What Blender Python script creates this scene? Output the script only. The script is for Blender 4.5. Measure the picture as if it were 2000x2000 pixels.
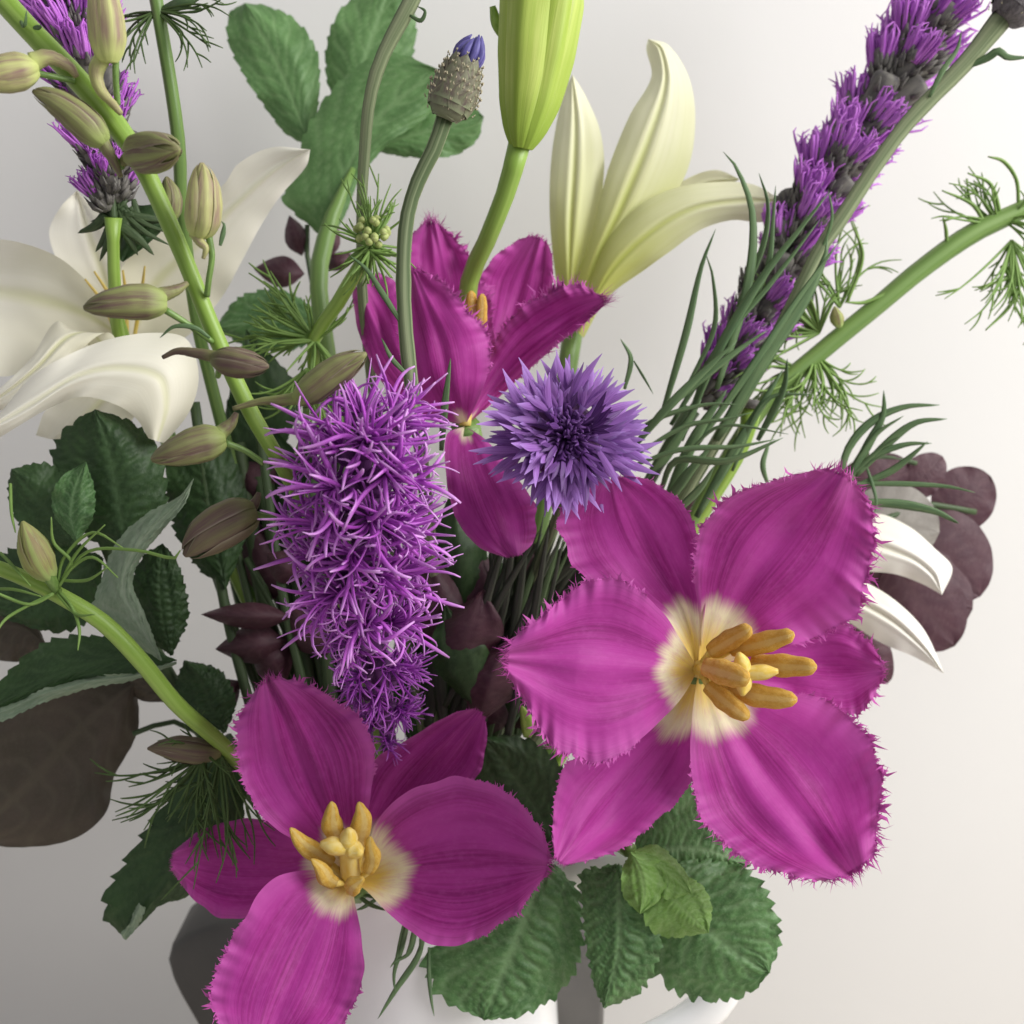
import bpy, math, random
import numpy as np
from mathutils import Vector, Matrix

scene = bpy.context.scene
for o in list(bpy.data.objects):
    bpy.data.objects.remove(o)
rng = random.Random(11)
nrs = np.random.RandomState(5)

# ------------------------------------------------------------------ camera
TILT = math.radians(12)
CAM = np.array([0.0, 0.0, 0.45])
FWD = np.array([0.0, math.cos(TILT), -math.sin(TILT)])
UPV = np.array([0.0, math.sin(TILT), math.cos(TILT)])
RGT = np.array([1.0, 0.0, 0.0])
HF = math.radians(48)
K = math.tan(HF / 2) / 1000.0

cd = bpy.data.cameras.new('camera')
cam = bpy.data.objects.new('camera', cd)
scene.collection.objects.link(cam)
cam.location = CAM
cam.rotation_euler = (math.pi / 2 - TILT, 0, 0)
cd.sensor_width = 36
cd.lens = 18 / math.tan(HF / 2)
cd.clip_start = 0.01
cd.clip_end = 20
cd.dof.use_dof = True
cd.dof.focus_distance = 0.365
cd.dof.aperture_fstop = 13.0
scene.camera = cam

# ------------------------------------------------------------------ light
w = bpy.data.worlds.new('World')
scene.world = w
w.use_nodes = True
bg = w.node_tree.nodes['Background']
bg.inputs[0].default_value = (0.95, 0.95, 1.0, 1)
bg.inputs[1].default_value = 0.36


def area(name, loc, aim, sx, sy, power, col):
    ld = bpy.data.lights.new(name, 'AREA')
    ld.shape = 'RECTANGLE'
    ld.size, ld.size_y = sx, sy
    ld.energy = power
    ld.color = col
    o = bpy.data.objects.new(name, ld)
    scene.collection.objects.link(o)
    o.location = loc
    o.rotation_euler = (Vector(aim) - Vector(loc)).to_track_quat('-Z', 'Y').to_euler()
    return o


area('window_light', (0.98, 0.02, 0.98), (-0.02, 0.46, 0.36), 0.8, 0.9, 24.0, (1.0, 0.985, 0.96))
area('room_fill', (-0.25, -0.75, 1.15), (0, 0.4, 0.38), 0.9, 0.6, 0.9, (1.0, 0.97, 0.94))  # added fill lamp from the front, no visible source

scene.view_settings.view_transform = 'Standard'
scene.view_settings.look = 'None'
scene.view_settings.exposure = 0.06
scene.view_settings.gamma = 1.0
scene.cycles.max_bounces = 8
scene.cycles.transmission_bounces = 6
scene.cycles.transparent_max_bounces = 6


# ------------------------------------------------------------------ helpers
def P(px, py, d):
    """a point of the bouquet measured on the photo, with its distance d in cm"""
    d = d * 0.01
    return CAM + d * (FWD + K * ((px - 1000.0) * RGT + (1000.0 - py) * UPV))


def PA(a):
    a = np.asarray(a, float)
    d = a[..., 2:3] * 0.01
    return CAM + d * (FWD + K * ((a[..., 0:1] - 1000.0) * RGT + (1000.0 - a[..., 1:2]) * UPV))


def spline(pts, n, dist=None):
    """Catmull-Rom by chord length, any dimension; n samples or the given parameters 0..1"""
    p = np.asarray(pts, float)
    m = len(p)
    if m == 2:
        t = np.linspace(0, 1, n) if dist is None else dist
        return p[0] + (p[1] - p[0]) * t[:, None]
    q = p[:, :3].copy()
    q[:, 2:3] *= 50.0 if np.abs(q[:, :2]).max() > 5 else 1.0
    seg = np.maximum(np.sqrt(((q[1:] - q[:-1]) ** 2).sum(1)), 1e-9)
    kn = np.concatenate([[0], np.cumsum(seg)])
    kn /= kn[-1]
    t = np.linspace(0, 1, n) if dist is None else np.asarray(dist)
    tan = np.zeros_like(p)
    for i in range(m):
        a, b = max(i - 1, 0), min(i + 1, m - 1)
        tan[i] = (p[b] - p[a]) / (kn[b] - kn[a])
    idx = np.clip(np.searchsorted(kn, t, side='right') - 1, 0, m - 2)
    h = (kn[idx + 1] - kn[idx])
    s = ((t - kn[idx]) / h)[:, None]
    h = h[:, None]
    p0, p1, m0, m1 = p[idx], p[idx + 1], tan[idx] * h, tan[idx + 1] * h
    return (2 * s**3 - 3 * s**2 + 1) * p0 + (s**3 - 2 * s**2 + s) * m0 + (-2 * s**3 + 3 * s**2) * p1 + (s**3 - s**2) * m1


def new_mesh(name, V, F, mat, uv=None, attr=None, smooth=True):
    me = bpy.data.meshes.new(name)
    me.from_pydata([tuple(v) for v in V], [], [tuple(f) for f in F])
    if uv is not None:
        ul = me.uv_layers.new(name='UVMap')
        li = np.empty(len(me.loops), np.int32)
        me.loops.foreach_get('vertex_index', li)
        ul.data.foreach_set('uv', np.asarray(uv, np.float32)[li].ravel())
    if attr is not None:
        a = me.attributes.new('vein', 'FLOAT', 'POINT')
        a.data.foreach_set('value', np.asarray(attr, np.float32))
    if smooth:
        me.polygons.foreach_set('use_smooth', [True] * len(me.polygons))
    me.materials.append(mat)
    return me


def link(name, me, parent=None, base=None, stuff=False, label=None):
    o = bpy.data.objects.new(name, me)
    scene.collection.objects.link(o)
    if parent is not None:
        o.parent = parent
    if stuff:
        o['kind'] = 'stuff'
    if label:
        o['label'] = label
    return o


class Thing:
    """an Empty at the thing's base that parents its parts"""
    def __init__(self, name, label, cat, base, group=None):
        o = bpy.data.objects.new(name, None)
        o.empty_display_size = 0.01
        scene.collection.objects.link(o)
        o.location = tuple(base)
        o['label'], o['category'] = label, cat
        if group:
            o['group'] = group
        self.o, self.b = o, np.asarray(base, float)

    def part(self, name, geo, mat, parent=None, stuff=False, label=None, smooth=True):
        V, F, uv = geo[0], geo[1], geo[2]
        at = geo[3] if len(geo) > 3 else None
        me = new_mesh(name, np.asarray(V) - self.b, F, mat, uv, at, smooth)
        return link(name, me, parent or self.o, stuff=stuff, label=label)

    def inst(self, name, me, M, parent=None, stuff=False):
        o = link(name, me, parent or self.o, stuff=stuff)
        o.matrix_local = Matrix.Translation(-Vector(self.b)) @ M
        return o


def join(geos):
    V, F, U = [], [], []
    off = 0
    for g in geos:
        V.append(np.asarray(g[0]))
        U.append(np.asarray(g[2]))
        F += [tuple(i + off for i in f) for f in g[1]]
        off += len(g[0])
    return np.concatenate(V), F, np.concatenate(U)


def norm(v):
    v = np.asarray(v, float)
    return v / max(np.linalg.norm(v), 1e-12)


def frame(z, xh=(0, 0, 1), roll=0.0):
    z = norm(z)
    xh = np.asarray(xh, float)
    if abs(np.dot(z, norm(xh))) > 0.97:
        xh = np.array([1.0, 0.2, 0.1])
    x = norm(xh - np.dot(xh, z) * z)
    y = np.cross(z, x)
    c, s = math.cos(roll), math.sin(roll)
    return c * x + s * y, -s * x + c * y, z


def mat4(o, z, s=1.0, xh=(0, 0, 1), roll=0.0):
    x, y, z = frame(z, xh, roll)
    m = Matrix(((x[0] * s, y[0] * s, z[0] * s, o[0]), (x[1] * s, y[1] * s, z[1] * s, o[1]),
                (x[2] * s, y[2] * s, z[2] * s, o[2]), (0, 0, 0, 1)))
    return m


def grid_faces(nv, nu, wrap=False):
    F = []
    for i in range(nv - 1):
        for j in range(nu if wrap else nu - 1):
            k = (j + 1) % nu
            F.append((i * nu + j, i * nu + k, (i + 1) * nu + k, (i + 1) * nu + j))
    return F


def tube(C, R, n=7, flat=1.0, roll=0.0, cap=True, side=None):
    """world-space tube along C with radii R; flat < 1 makes a blade"""
    C = np.asarray(C, float)
    m = len(C)
    R = np.asarray(R, float) * np.ones(m)
    T = np.gradient(C, axis=0)
    T /= np.maximum(np.linalg.norm(T, axis=1), 1e-12)[:, None]
    v = norm(C[0] - CAM) if side is None else np.asarray(side, float)
    S = np.cross(T[0], v)
    if np.linalg.norm(S) < 1e-3:
        S = np.cross(T[0], [0, 0, 1.0])
    S = norm(S)
    B = np.cross(S, T[0])
    S = math.cos(roll) * S + math.sin(roll) * B
    V, U = [], []
    fl = np.asarray(flat) * np.ones(m)
    for i in range(m):
        S = norm(S - np.dot(S, T[i]) * T[i])
        B = np.cross(S, T[i])
        for j in range(n):
            a = 2 * math.pi * j / n
            V.append(C[i] + R[i] * (math.cos(a) * S + fl[i] * math.sin(a) * B))
            U.append((j / n, i / (m - 1)))
    F = grid_faces(m, n, True)
    if cap:
        F.append(tuple(range(n - 1, -1, -1)))
        F.append(tuple((m - 1) * n + j for j in range(n)))
    return np.array(V), F, np.array(U)


def stalk(pts, r, n=7, ns=None, rough=0.0, **kw):
    """pts: (px,py,d); r: radius in photo pixels, a number or one per point"""
    pts = np.asarray(pts, float)
    rr = np.asarray(r, float) * np.ones(len(pts))
    ns = ns or max(6, 5 * len(pts))
    C = spline(np.column_stack([pts, rr]), ns)
    rad = C[:, 3] * C[:, 2] * 0.01 * K
    W = PA(C[:, :3])
    if rough:
        rad = rad * (1 + rough * nrs.randn(ns))
    return tube(W, np.maximum(rad, 2e-5), n, **kw)


def blade(pts, wpx, flat=0.28, ns=16, roll=0.0, n=6, base=0.55):
    pts = np.asarray(pts, float)
    C = spline(pts, ns)
    t = np.linspace(0, 1, ns)
    prof = np.clip((base + (1 - base) * np.sin(np.minimum(t / 0.45, 1) * math.pi / 2)), 0, 1) * np.clip((1.0 - t) / 0.5, 0, 1) ** 0.6
    rad = np.maximum(wpx * 0.5 * prof, 0.35) * C[:, 2] * 0.01 * K
    return tube(PA(C), rad, n, flat=flat, roll=roll)


def sheet(L, Mi, R, nv, nu, disp=None, serr=None, fringe=None, vr=(0, 1), crease=0.0, ruffle=0.0, seed=0, tcut=1.0, lgk=1.3):
    """a petal or leaf lofted from its left edge, midrib and right edge, each (px,py,d) from base to tip"""
    rs = np.random.RandomState(seed + 17)
    t = np.linspace(0, 1, nv)
    l, m, r = spline(L, nv, t * tcut), spline(Mi, nv, t * (0.5 + 0.5 * tcut)), spline(R, nv, t * tcut)
    u = np.linspace(-1, 1, nu)
    U, T = np.meshgrid(u, t)
    s = U.copy()
    if serr:
        cnt, amp = serr
        saw = (T * cnt + 0.13 * np.sin(T * 31 + seed)) % 1.0
        s = U * (1 + amp * (saw - 0.35) * np.abs(U) ** 5 * np.clip(T * 8, 0, 1) * np.clip((1.04 - T) * 8, 0, 1))
    if fringe:
        p4 = rs.rand(8) * 6.28
        for sg in (-1, 1):
            wob = sum(np.sin(T * f + p) * a for f, a, p in zip((9, 17, 29, 47), (0.035, 0.03, 0.02, 0.015), p4[:4] if sg < 0 else p4[4:]))
            s = np.where(U * sg > 0, s * (1 + wob * np.abs(U) ** 4 * np.clip(T * 2 - 0.5, 0, 1)), s)
    s3 = s[..., None]
    G = m[:, None] + s3 * ((r - l) / 2)[:, None] + s3**2 * ((r + l) / 2 - m)[:, None]
    if ruffle:
        ph = rs.rand(6) * 6.28
        wv = sum(np.sin(T * f + p) / k for k, (f, p) in enumerate(zip((7, 13, 23, 37), ph), 1))
        wv2 = sum(np.sin(T * f + p) / k for k, (f, p) in enumerate(zip((6, 15, 21, 33), ph[::-1]), 1))
        hf = sum(np.sin(T * f + p + 2 * U) for f, p in zip((61, 83, 117), ph)) * 0.42
        G[..., 2] += ruffle * np.abs(U) ** 6 * hf * np.clip(T * 2 - 0.6, 0, 1) * (1.0 if fringe else 0.0)
        G[..., 2] += 1.8 * ruffle * np.abs(U) ** 2.5 * np.where(U > 0, wv, wv2) * np.clip(T * 3, 0, 1)
        lg = sum(np.sin(U * f + T * 2 + p) / f for f, p in zip((5, 9, 14, 22), ph)) * lgk
        G[..., 2] += ruffle * lg * np.clip(T * 2.5, 0, 1)
        if fringe:
            q = sum(np.sin(U * a + T * b_ + p) for a, b_, p in zip((2.1, 4.3, -3.2, 6.1), (6.0, 11.0, 15.0, -9.0), ph))
            G[..., 2] += 0.55 * ruffle * q * np.clip(T * 2.2 - 0.5, 0, 1)
    if crease:
        G[..., 2] += crease * (np.exp(-(U / 0.10) ** 2) - 0.5 * np.exp(-((np.abs(U) - 0.22) / 0.12) ** 2)) * np.clip(T * 3 - 0.3, 0, 1)
    W = PA(G)
    vein = None
    if disp:
        kind, amp = disp
        du = np.gradient(W, axis=1)
        dv = np.gradient(W, axis=0)
        N = np.cross(du, dv)
        N /= np.maximum(np.linalg.norm(N, axis=2), 1e-15)[..., None]
        if (N * (W - CAM)).sum() > 0:
            N = -N
        nside = kind[1]
        phs = (T + 0.03 * np.sin(9 * U + seed) - kind[2] * np.abs(U) ** 1.2 + 0.012 * (U > 0)) * nside
        dst = np.abs(phs - np.round(phs))
        sec = np.abs(np.sin((np.abs(U) * 9 + 0.8 * np.sin(phs * 3.0 + seed)) * math.pi))
        mid = np.exp(-(U / 0.055) ** 2)
        sv = np.exp(-(dst / 0.11) ** 2) * np.clip(np.abs(U) * 12, 0, 1)
        s2 = np.exp(-(sec / 0.28) ** 2) * 0.55
        vn = np.clip(np.maximum(np.maximum(mid, sv * 0.8), s2 * kind[3]), 0, 1)
        hgt = (1 - vn) * (0.75 + 0.25 * np.sin(phs * 6.28 * 2 + U * 13)) - 0.5 + kind[3] * 0.10 * rs.randn(nv, nu)
        W = W + N * (hgt * amp * (1 - 0.6 * T**6))[..., None]
        vein = vn.ravel()
    V = W.reshape(-1, 3)
    uv = np.stack([(U + 1) / 2, vr[0] + T * (vr[1] - vr[0])], -1).reshape(-1, 2)
    F = grid_faces(nv, nu)
    if fringe:
        t0, ln, dens = fringe
        V, uv = list(V), list(uv)
        for side in (0, nu - 1):
            inn = 3 if side == 0 else nu - 4
            for i in range(int(t0 * nv), nv - 1):
                for rep in range(2):
                    if rs.rand() > dens:
                        continue
                    sp_ = 3 if rep == 0 and i < nv - 4 else 1
                    if sp_ == 3 and rs.rand() > 0.5:
                        continue
                    a, b = i * nu + side, (i + sp_) * nu + side
                    out = norm(W[i, side] - W[i, inn])
                    along = norm(W[i + 1, side] - W[i, side])
                    grow = min(1.0, 0.4 + (i / nv - t0) * 1.8)
                    le = ln * grow * (0.35 + 1.15 * rs.rand() ** 2.0) * 0.0016
                    dr = norm(out + along * (0.5 + 0.55 * rs.randn()) - FWD * (0.3 + 0.75 * rs.randn()) * 0.9)
                    if sp_ == 3:
                        le *= 1.15
                    m0 = (W[i, side] + W[i + sp_, side]) / 2 + dr * le * 0.45
                    wd = (W[i + sp_, side] - W[i, side]) * (0.26 + 0.12 * rs.rand())
                    dr2 = norm(dr + nrs.randn(3) * 0.65)
                    tip = m0 + dr2 * le * 0.55
                    k0 = len(V)
                    V += [m0 - wd, m0 + wd, tip]
                    uv += [(uv[a][0], 1.03), (uv[b][0], 1.03), (uv[b][0], 1.12)]
                    F += [(a, b, k0 + 1, k0), (k0, k0 + 1, k0 + 2)] if side == 0 else [(b, a, k0, k0 + 1), (k0 + 1, k0, k0 + 2)]
        if tcut < 1.0:
            for j in range(nu - 1):
                a, b = (nv - 1) * nu + j, (nv - 1) * nu + j + 1
                out = norm(W[nv - 1, j] - W[nv - 5, j])
                for _ in range(3):
                    le = ln * 0.0012 * (0.6 + 1.5 * rs.rand())
                    wd = (W[nv - 1, j + 1] - W[nv - 1, j])
                    dr = norm(out + norm(wd) * 0.8 * rs.randn() - FWD * 0.7 * rs.randn())
                    m0 = (W[nv - 1, j] + W[nv - 1, j + 1]) / 2 + dr * le * 0.5
                    tip = m0 + norm(dr + nrs.randn(3) * 0.4) * le * 0.6
                    k0 = len(V)
                    V += [m0 - wd * 0.3, m0 + wd * 0.3, tip]
                    uv += [uv[a], uv[b], uv[b]]
                    F += [(a, b, k0 + 1, k0), (k0, k0 + 1, k0 + 2)]
        V, uv = np.array(V), np.array(uv)
        if vein is not None:
            vein = np.concatenate([vein, np.zeros(len(V) - len(vein))])
    return (V, F, uv) if vein is None else (V, F, uv, vein)


def thick(o, t):
    m = o.modifiers.new('thickness', 'SOLIDIFY')
    m.thickness = t
    m.offset = 0
    return o


# ------------------------------------------------------------------ materials
class NB:
    def __init__(self, name):
        m = bpy.data.materials.new(name)
        m.use_nodes = True
        self.m, self.t = m, m.node_tree
        self.t.nodes.clear()
        self.out = self.t.nodes.new('ShaderNodeOutputMaterial')

    def n(self, typ, **kw):
        x = self.t.nodes.new(typ)
        for k, v in kw.items():
            setattr(x, k, v)
        return x

    def put(self, sock, v):
        if isinstance(v, bpy.types.NodeSocket):
            self.t.links.new(v, sock)
        elif v is not None:
            if isinstance(v, (tuple, list)) and len(v) == 3 and sock.type == 'RGBA':
                v = (*v, 1)
            sock.default_value = v

    def uv(self):
        x = self.n('ShaderNodeUVMap')
        s = self.n('ShaderNodeSeparateXYZ')
        self.put(s.inputs[0], x.outputs[0])
        return x.outputs[0], s.outputs[0], s.outputs[1]

    def obj(self):
        return self.n('ShaderNodeTexCoord').outputs['Object']

    def scale(self, v, sx, sy, sz=1.0):
        x = self.n('ShaderNodeMapping')
        self.put(x.inputs[0], v)
        x.inputs['Scale'].default_value = (sx, sy, sz)
        r = self.n('ShaderNodeObjectInfo')
        a = self.n('ShaderNodeVectorMath', operation='SCALE')
        a.inputs[0].default_value = (37.0, 11.0, 5.0)
        self.put(a.inputs['Scale'], r.outputs['Random'])
        self.put(x.inputs['Location'], a.outputs[0])
        return x.outputs[0]

    def noise(self, v, sc=1.0, det=3.0, rough=0.5):
        x = self.n('ShaderNodeTexNoise')
        self.put(x.inputs['Vector'], v)
        x.inputs['Scale'].default_value = sc
        x.inputs['Detail'].default_value = det
        x.inputs['Roughness'].default_value = rough
        return x.outputs['Fac']

    def math(self, op, a, b=0.0, clamp=False):
        x = self.n('ShaderNodeMath', operation=op, use_clamp=clamp)
        self.put(x.inputs[0], a)
        self.put(x.inputs[1], b)
        return x.outputs[0]

    def rng(self, v, a, b, c=0.0, d=1.0):
        x = self.n('ShaderNodeMapRange', interpolation_type='SMOOTHSTEP')
        self.put(x.inputs[0], v)
        for i, k in enumerate((a, b, c, d), 1):
            x.inputs[i].default_value = k
        return x.outputs[0]

    def mix(self, f, a, b, mode='MIX'):
        x = self.n('ShaderNodeMix', data_type='RGBA', blend_type=mode)
        self.put(x.inputs[0], f)
        self.put(x.inputs[6], a)
        self.put(x.inputs[7], b)
        return x.outputs[2]

    def bump(self, h, st, dist=0.0004):
        x = self.n('ShaderNodeBump')
        x.inputs['Strength'].default_value = st
        x.inputs['Distance'].default_value = dist
        self.put(x.inputs['Height'], h)
        return x.outputs[0]

    def attr(self, name):
        x = self.n('ShaderNodeAttribute', attribute_name=name)
        return x.outputs['Fac']

    def rand(self):
        return self.n('ShaderNodeObjectInfo').outputs['Random']

    def finish(self, col, rough=0.5, spec=0.3, nrm=None, trans=0.0, tcol=None, sheen=0.0, coat=0.0):
        b = self.n('ShaderNodeBsdfPrincipled')
        self.put(b.inputs['Base Color'], col)
        self.put(b.inputs['Roughness'], rough)
        b.inputs['Specular IOR Level'].default_value = spec
        b.inputs['Sheen Weight'].default_value = sheen
        b.inputs['Coat Weight'].default_value = coat
        if nrm is not None:
            self.put(b.inputs['Normal'], nrm)
        sh = b.outputs[0]
        if trans:
            t = self.n('ShaderNodeBsdfTranslucent')
            self.put(t.inputs[0], tcol if tcol is not None else col)
            if nrm is not None:
                self.put(t.inputs['Normal'], nrm)
            x = self.n('ShaderNodeMixShader')
            x.inputs[0].default_value = trans
            self.put(x.inputs[1], sh)
            self.put(x.inputs[2], t.outputs[0])
            sh = x.outputs[0]
        self.put(self.out.inputs[0], sh)
        return self.m


def mat_tulip():
    b = NB('tulip_petal')
    v3, u, v = b.uv()
    streak = b.noise(b.scale(v3, 55, 1.6), 1.0, 4, 0.6)
    broad = b.noise(b.scale(v3, 6, 1.2), 1.0, 3, 0.5)
    fine = b.noise(b.scale(v3, 170, 6), 1.0, 2, 0.5)
    mag = b.mix(b.rng(streak, 0.3, 0.7), (0.25, 0.013, 0.160), (0.41, 0.036, 0.285))
    mag = b.mix(b.rng(broad, 0.35, 0.7), mag, (0.45, 0.046, 0.325))
    cx = b.math('ABSOLUTE', b.math('SUBTRACT', u, 0.5))
    edge = b.rng(b.math('ADD', cx, b.math('MULTIPLY', broad, 0.08)), 0.40, 0.56)
    mag = b.mix(b.math('MULTIPLY', edge, 0.45), mag, (0.60, 0.14, 0.48))
    tip = b.rng(b.math('ADD', v, b.math('MULTIPLY', streak, 0.06)), 0.86, 1.06)
    mag = b.mix(b.math('MULTIPLY', tip, 0.4), mag, (0.56, 0.13, 0.44))
    vv = b.math('ADD', v, b.math('ADD', b.math('MULTIPLY', b.math('SUBTRACT', streak, 0.5), 0.07),
                                 b.math('MULTIPLY', b.math('SUBTRACT', broad, 0.5), 0.10)))
    vv = b.math('ADD', vv, b.math('MULTIPLY', cx, 0.16))
    c = b.mix(b.rng(vv, 0.13, 0.27), (0.76, 0.55, 0.12), (0.80, 0.72, 0.50))
    c = b.mix(b.rng(vv, 0.262, 0.352), c, mag)
    mott = b.noise(b.scale(v3, 26, 22), 1.0, 3, 0.65)
    c = b.mix(b.math('MULTIPLY', b.rng(mott, 0.42, 0.75), 0.22), c, (0.55, 0.10, 0.42))
    h = b.math('ADD', streak, b.math('ADD', b.math('MULTIPLY', fine, 0.35), b.math('MULTIPLY', mott, 0.5)))
    return b.finish(c, 0.55, 0.22, b.bump(h, 0.17, 0.0006), trans=0.32, tcol=c, sheen=0.1)


def mat_simple(name, c1, c2, sx=30, sy=2, rough=0.5, spec=0.3, trans=0.0, bump=0.2, rnd=0.0, c3=None, v0=None):
    b = NB(name)
    v3, u, v = b.uv()
    n1 = b.noise(b.scale(v3, sx, sy), 1.0, 3, 0.55)
    c = b.mix(b.rng(n1, 0.3, 0.7), c1, c2)
    if c3 is not None:
        c = b.mix(b.rng(b.math('ADD', v, b.math('MULTIPLY', n1, 0.15)), *v0), c, c3)
    if rnd:
        c = b.mix(b.math('MULTIPLY', b.rand(), rnd), c, c2)
    return b.finish(c, rough, spec, b.bump(n1, bump, 0.0003), trans=trans)


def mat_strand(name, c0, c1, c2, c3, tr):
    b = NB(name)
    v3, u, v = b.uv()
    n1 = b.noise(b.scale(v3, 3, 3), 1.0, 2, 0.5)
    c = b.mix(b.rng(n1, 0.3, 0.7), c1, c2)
    c = b.mix(b.math('SUBTRACT', 1.0, b.rng(v, 0.05, 0.45)), c, c0)  # strand bases darkened: shade deep in the spike put into the colour
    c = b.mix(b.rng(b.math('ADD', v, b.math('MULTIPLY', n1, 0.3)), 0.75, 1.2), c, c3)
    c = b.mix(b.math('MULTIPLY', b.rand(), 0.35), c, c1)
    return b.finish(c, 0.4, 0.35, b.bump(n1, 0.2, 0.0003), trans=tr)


def mat_lily(name, body, base, rib):
    b = NB(name)
    v3, u, v = b.uv()
    st = b.noise(b.scale(v3, 60, 1.2), 1.0, 3, 0.55)
    bl = b.noise(b.scale(v3, 3, 2), 1.0, 2, 0.5)
    cx = b.math('ABSOLUTE', b.math('SUBTRACT', u, 0.5))
    c = b.mix(b.rng(b.math('ADD', v, b.math('MULTIPLY', bl, 0.3)), 0.25, 1.05), base, body)
    r = b.math('MULTIPLY', b.math('SUBTRACT', 1.0, b.rng(cx, 0.0, 0.09)), b.math('SUBTRACT', 1.15, v), clamp=True)
    c = b.mix(r, c, rib)
    c = b.mix(b.math('MULTIPLY', b.rng(st, 0.35, 0.7), 0.14), c, base)
    return b.finish(c, 0.45, 0.3, b.bump(st, 0.12, 0.0005), trans=0.22, tcol=c, sheen=0.1)


def mat_leaf(name, c1, c2, vein, trans=0.22, rough=0.48, under=None):
    b = NB(name)
    v3, u, v = b.uv()
    n1 = b.noise(b.scale(v3, 5, 6), 1.0, 4, 0.6)
    n2 = b.noise(b.scale(v3, 70, 90), 1.0, 2, 0.6)
    c = b.mix(b.rng(n1, 0.32, 0.68), c1, c2)
    c = b.mix(b.math('MULTIPLY', b.rng(n2, 0.45, 0.75), 0.35), c, vein)
    c = b.mix(b.math('MULTIPLY', b.attr('vein'), 0.7), c, vein)
    if under is not None:
        g = b.n('ShaderNodeNewGeometry')
        c = b.mix(g.outputs['Backfacing'], c, under)
    return b.finish(c, rough, 0.35, b.bump(n2, 0.35, 0.0004), trans=trans, tcol=c)


def mat_sepal(name, ca, cb, cc):
    b = NB(name)
    v3, u, v = b.uv()
    st = b.noise(b.scale(v3, 5, 1.4), 1.0, 3, 0.6)
    fine = b.noise(b.scale(v3, 34, 2.5), 1.0, 3, 0.6)
    cx = b.math('ABSOLUTE', b.math('SUBTRACT', u, 0.5))
    c = b.mix(b.rng(st, 0.30, 0.72), ca, cb)
    c = b.mix(b.math('MULTIPLY', b.math('SUBTRACT', 1.0, b.rng(cx, 0.0, 0.22)), 0.45), c, cc)
    c = b.mix(b.math('MULTIPLY', b.rng(cx, 0.40, 0.5), 0.4), c, (0.46, 0.42, 0.30))
    c = b.mix(b.math('SUBTRACT', 1.0, b.rng(v, 0.0, 0.30)), c, cc)
    c = b.mix(b.math('MULTIPLY', b.rng(fine, 0.4, 0.75), 0.35), c, cc)
    return b.finish(c, 0.5, 0.3, b.bump(fine, 0.35, 0.0004), trans=0.15)


def mat_wall():
    b = NB('painted_wall')
    o = b.obj()
    n1 = b.noise(o, 3.0, 3)
    n2 = b.noise(o, 180.0, 3, 0.6)
    c = b.mix(b.rng(n1, 0.3, 0.7), (0.705, 0.698, 0.682), (0.73, 0.724, 0.71))
    return b.finish(c, 0.6, 0.25, b.bump(n2, 0.08, 0.0006))


M_TULIP = mat_tulip()
def mat_anther(name, c1, c2, c3):
    b = NB(name)
    v3, u, v = b.uv()
    n1 = b.noise(b.scale(v3, 16, 9), 1.0, 4, 0.6)
    g = b.math('ABSOLUTE', b.math('SINE', b.math('MULTIPLY', b.math('ADD', u, b.math('MULTIPLY', n1, 0.05)), 2 * math.pi)))
    c = b.mix(b.rng(n1, 0.3, 0.7), c1, c2)
    c = b.mix(b.math('MULTIPLY', b.rng(g, 0.90, 0.99), 0.5), c, c3)
    n2 = b.noise(b.scale(v3, 70, 70), 1.0, 2, 0.7)
    c = b.mix(b.math('MULTIPLY', b.rng(n2, 0.52, 0.7), 0.5), c, c3)
    return b.finish(c, 0.8, 0.15, b.bump(b.math('ADD', n1, n2), 0.8, 0.0006), trans=0.1)


M_ANTH = mat_anther('anther', (0.74, 0.40, 0.06), (0.84, 0.53, 0.12), (0.90, 0.68, 0.28))
M_ANTHB = mat_anther('anther_yellow', (0.76, 0.44, 0.055), (0.86, 0.60, 0.14), (0.90, 0.74, 0.34))
M_PIST = mat_simple('pistil_yellow', (0.78, 0.56, 0.10), (0.82, 0.66, 0.24), 12, 4, 0.45, 0.3, 0.15, 0.2)
M_STEM = mat_simple('green_stem', (0.11, 0.20, 0.045), (0.18, 0.29, 0.075), 10, 4, 0.42, 0.4, 0.0, 0.3)
M_STEMB = mat_simple('bright_stem', (0.18, 0.30, 0.040), (0.28, 0.42, 0.085), 10, 4, 0.4, 0.4, 0.0, 0.3)
M_STEMD = mat_simple('dark_stem', (0.04, 0.07, 0.028), (0.07, 0.105, 0.045), 14, 5, 0.5, 0.3, 0.0, 0.4)  # darkened to carry the shade among the inner stems
M_STEMK = mat_simple('shaded_stem', (0.022, 0.03, 0.018), (0.05, 0.055, 0.038), 14, 5, 0.5, 0.3, 0.0, 0.4)  # near-black stem copy, shade of the bouquet interior painted in
M_STEMG = mat_simple('grey_stem', (0.075, 0.11, 0.05), (0.30, 0.34, 0.20), 11, 1.6, 0.7, 0.15, 0.0, 1.0)
M_BLADE = mat_simple('narrow_leaf', (0.06, 0.12, 0.05), (0.13, 0.21, 0.09), 8, 3, 0.5, 0.35, 0.12, 0.4, 0.5)
M_THREAD = mat_simple('thread_leaf', (0.13, 0.24, 0.05), (0.22, 0.35, 0.09), 3, 3, 0.5, 0.3, 0.15, 0.1, 0.5)
M_THREADD = mat_simple('thread_leaf_dark', (0.045, 0.09, 0.022), (0.085, 0.14, 0.04), 3, 3, 0.5, 0.3, 0.1, 0.1, 0.5)
M_STRAND = mat_strand('floret_strand', (0.20, 0.02, 0.26), (0.44, 0.075, 0.52), (0.62, 0.17, 0.72), (0.78, 0.46, 0.84), 0.2)
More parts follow.
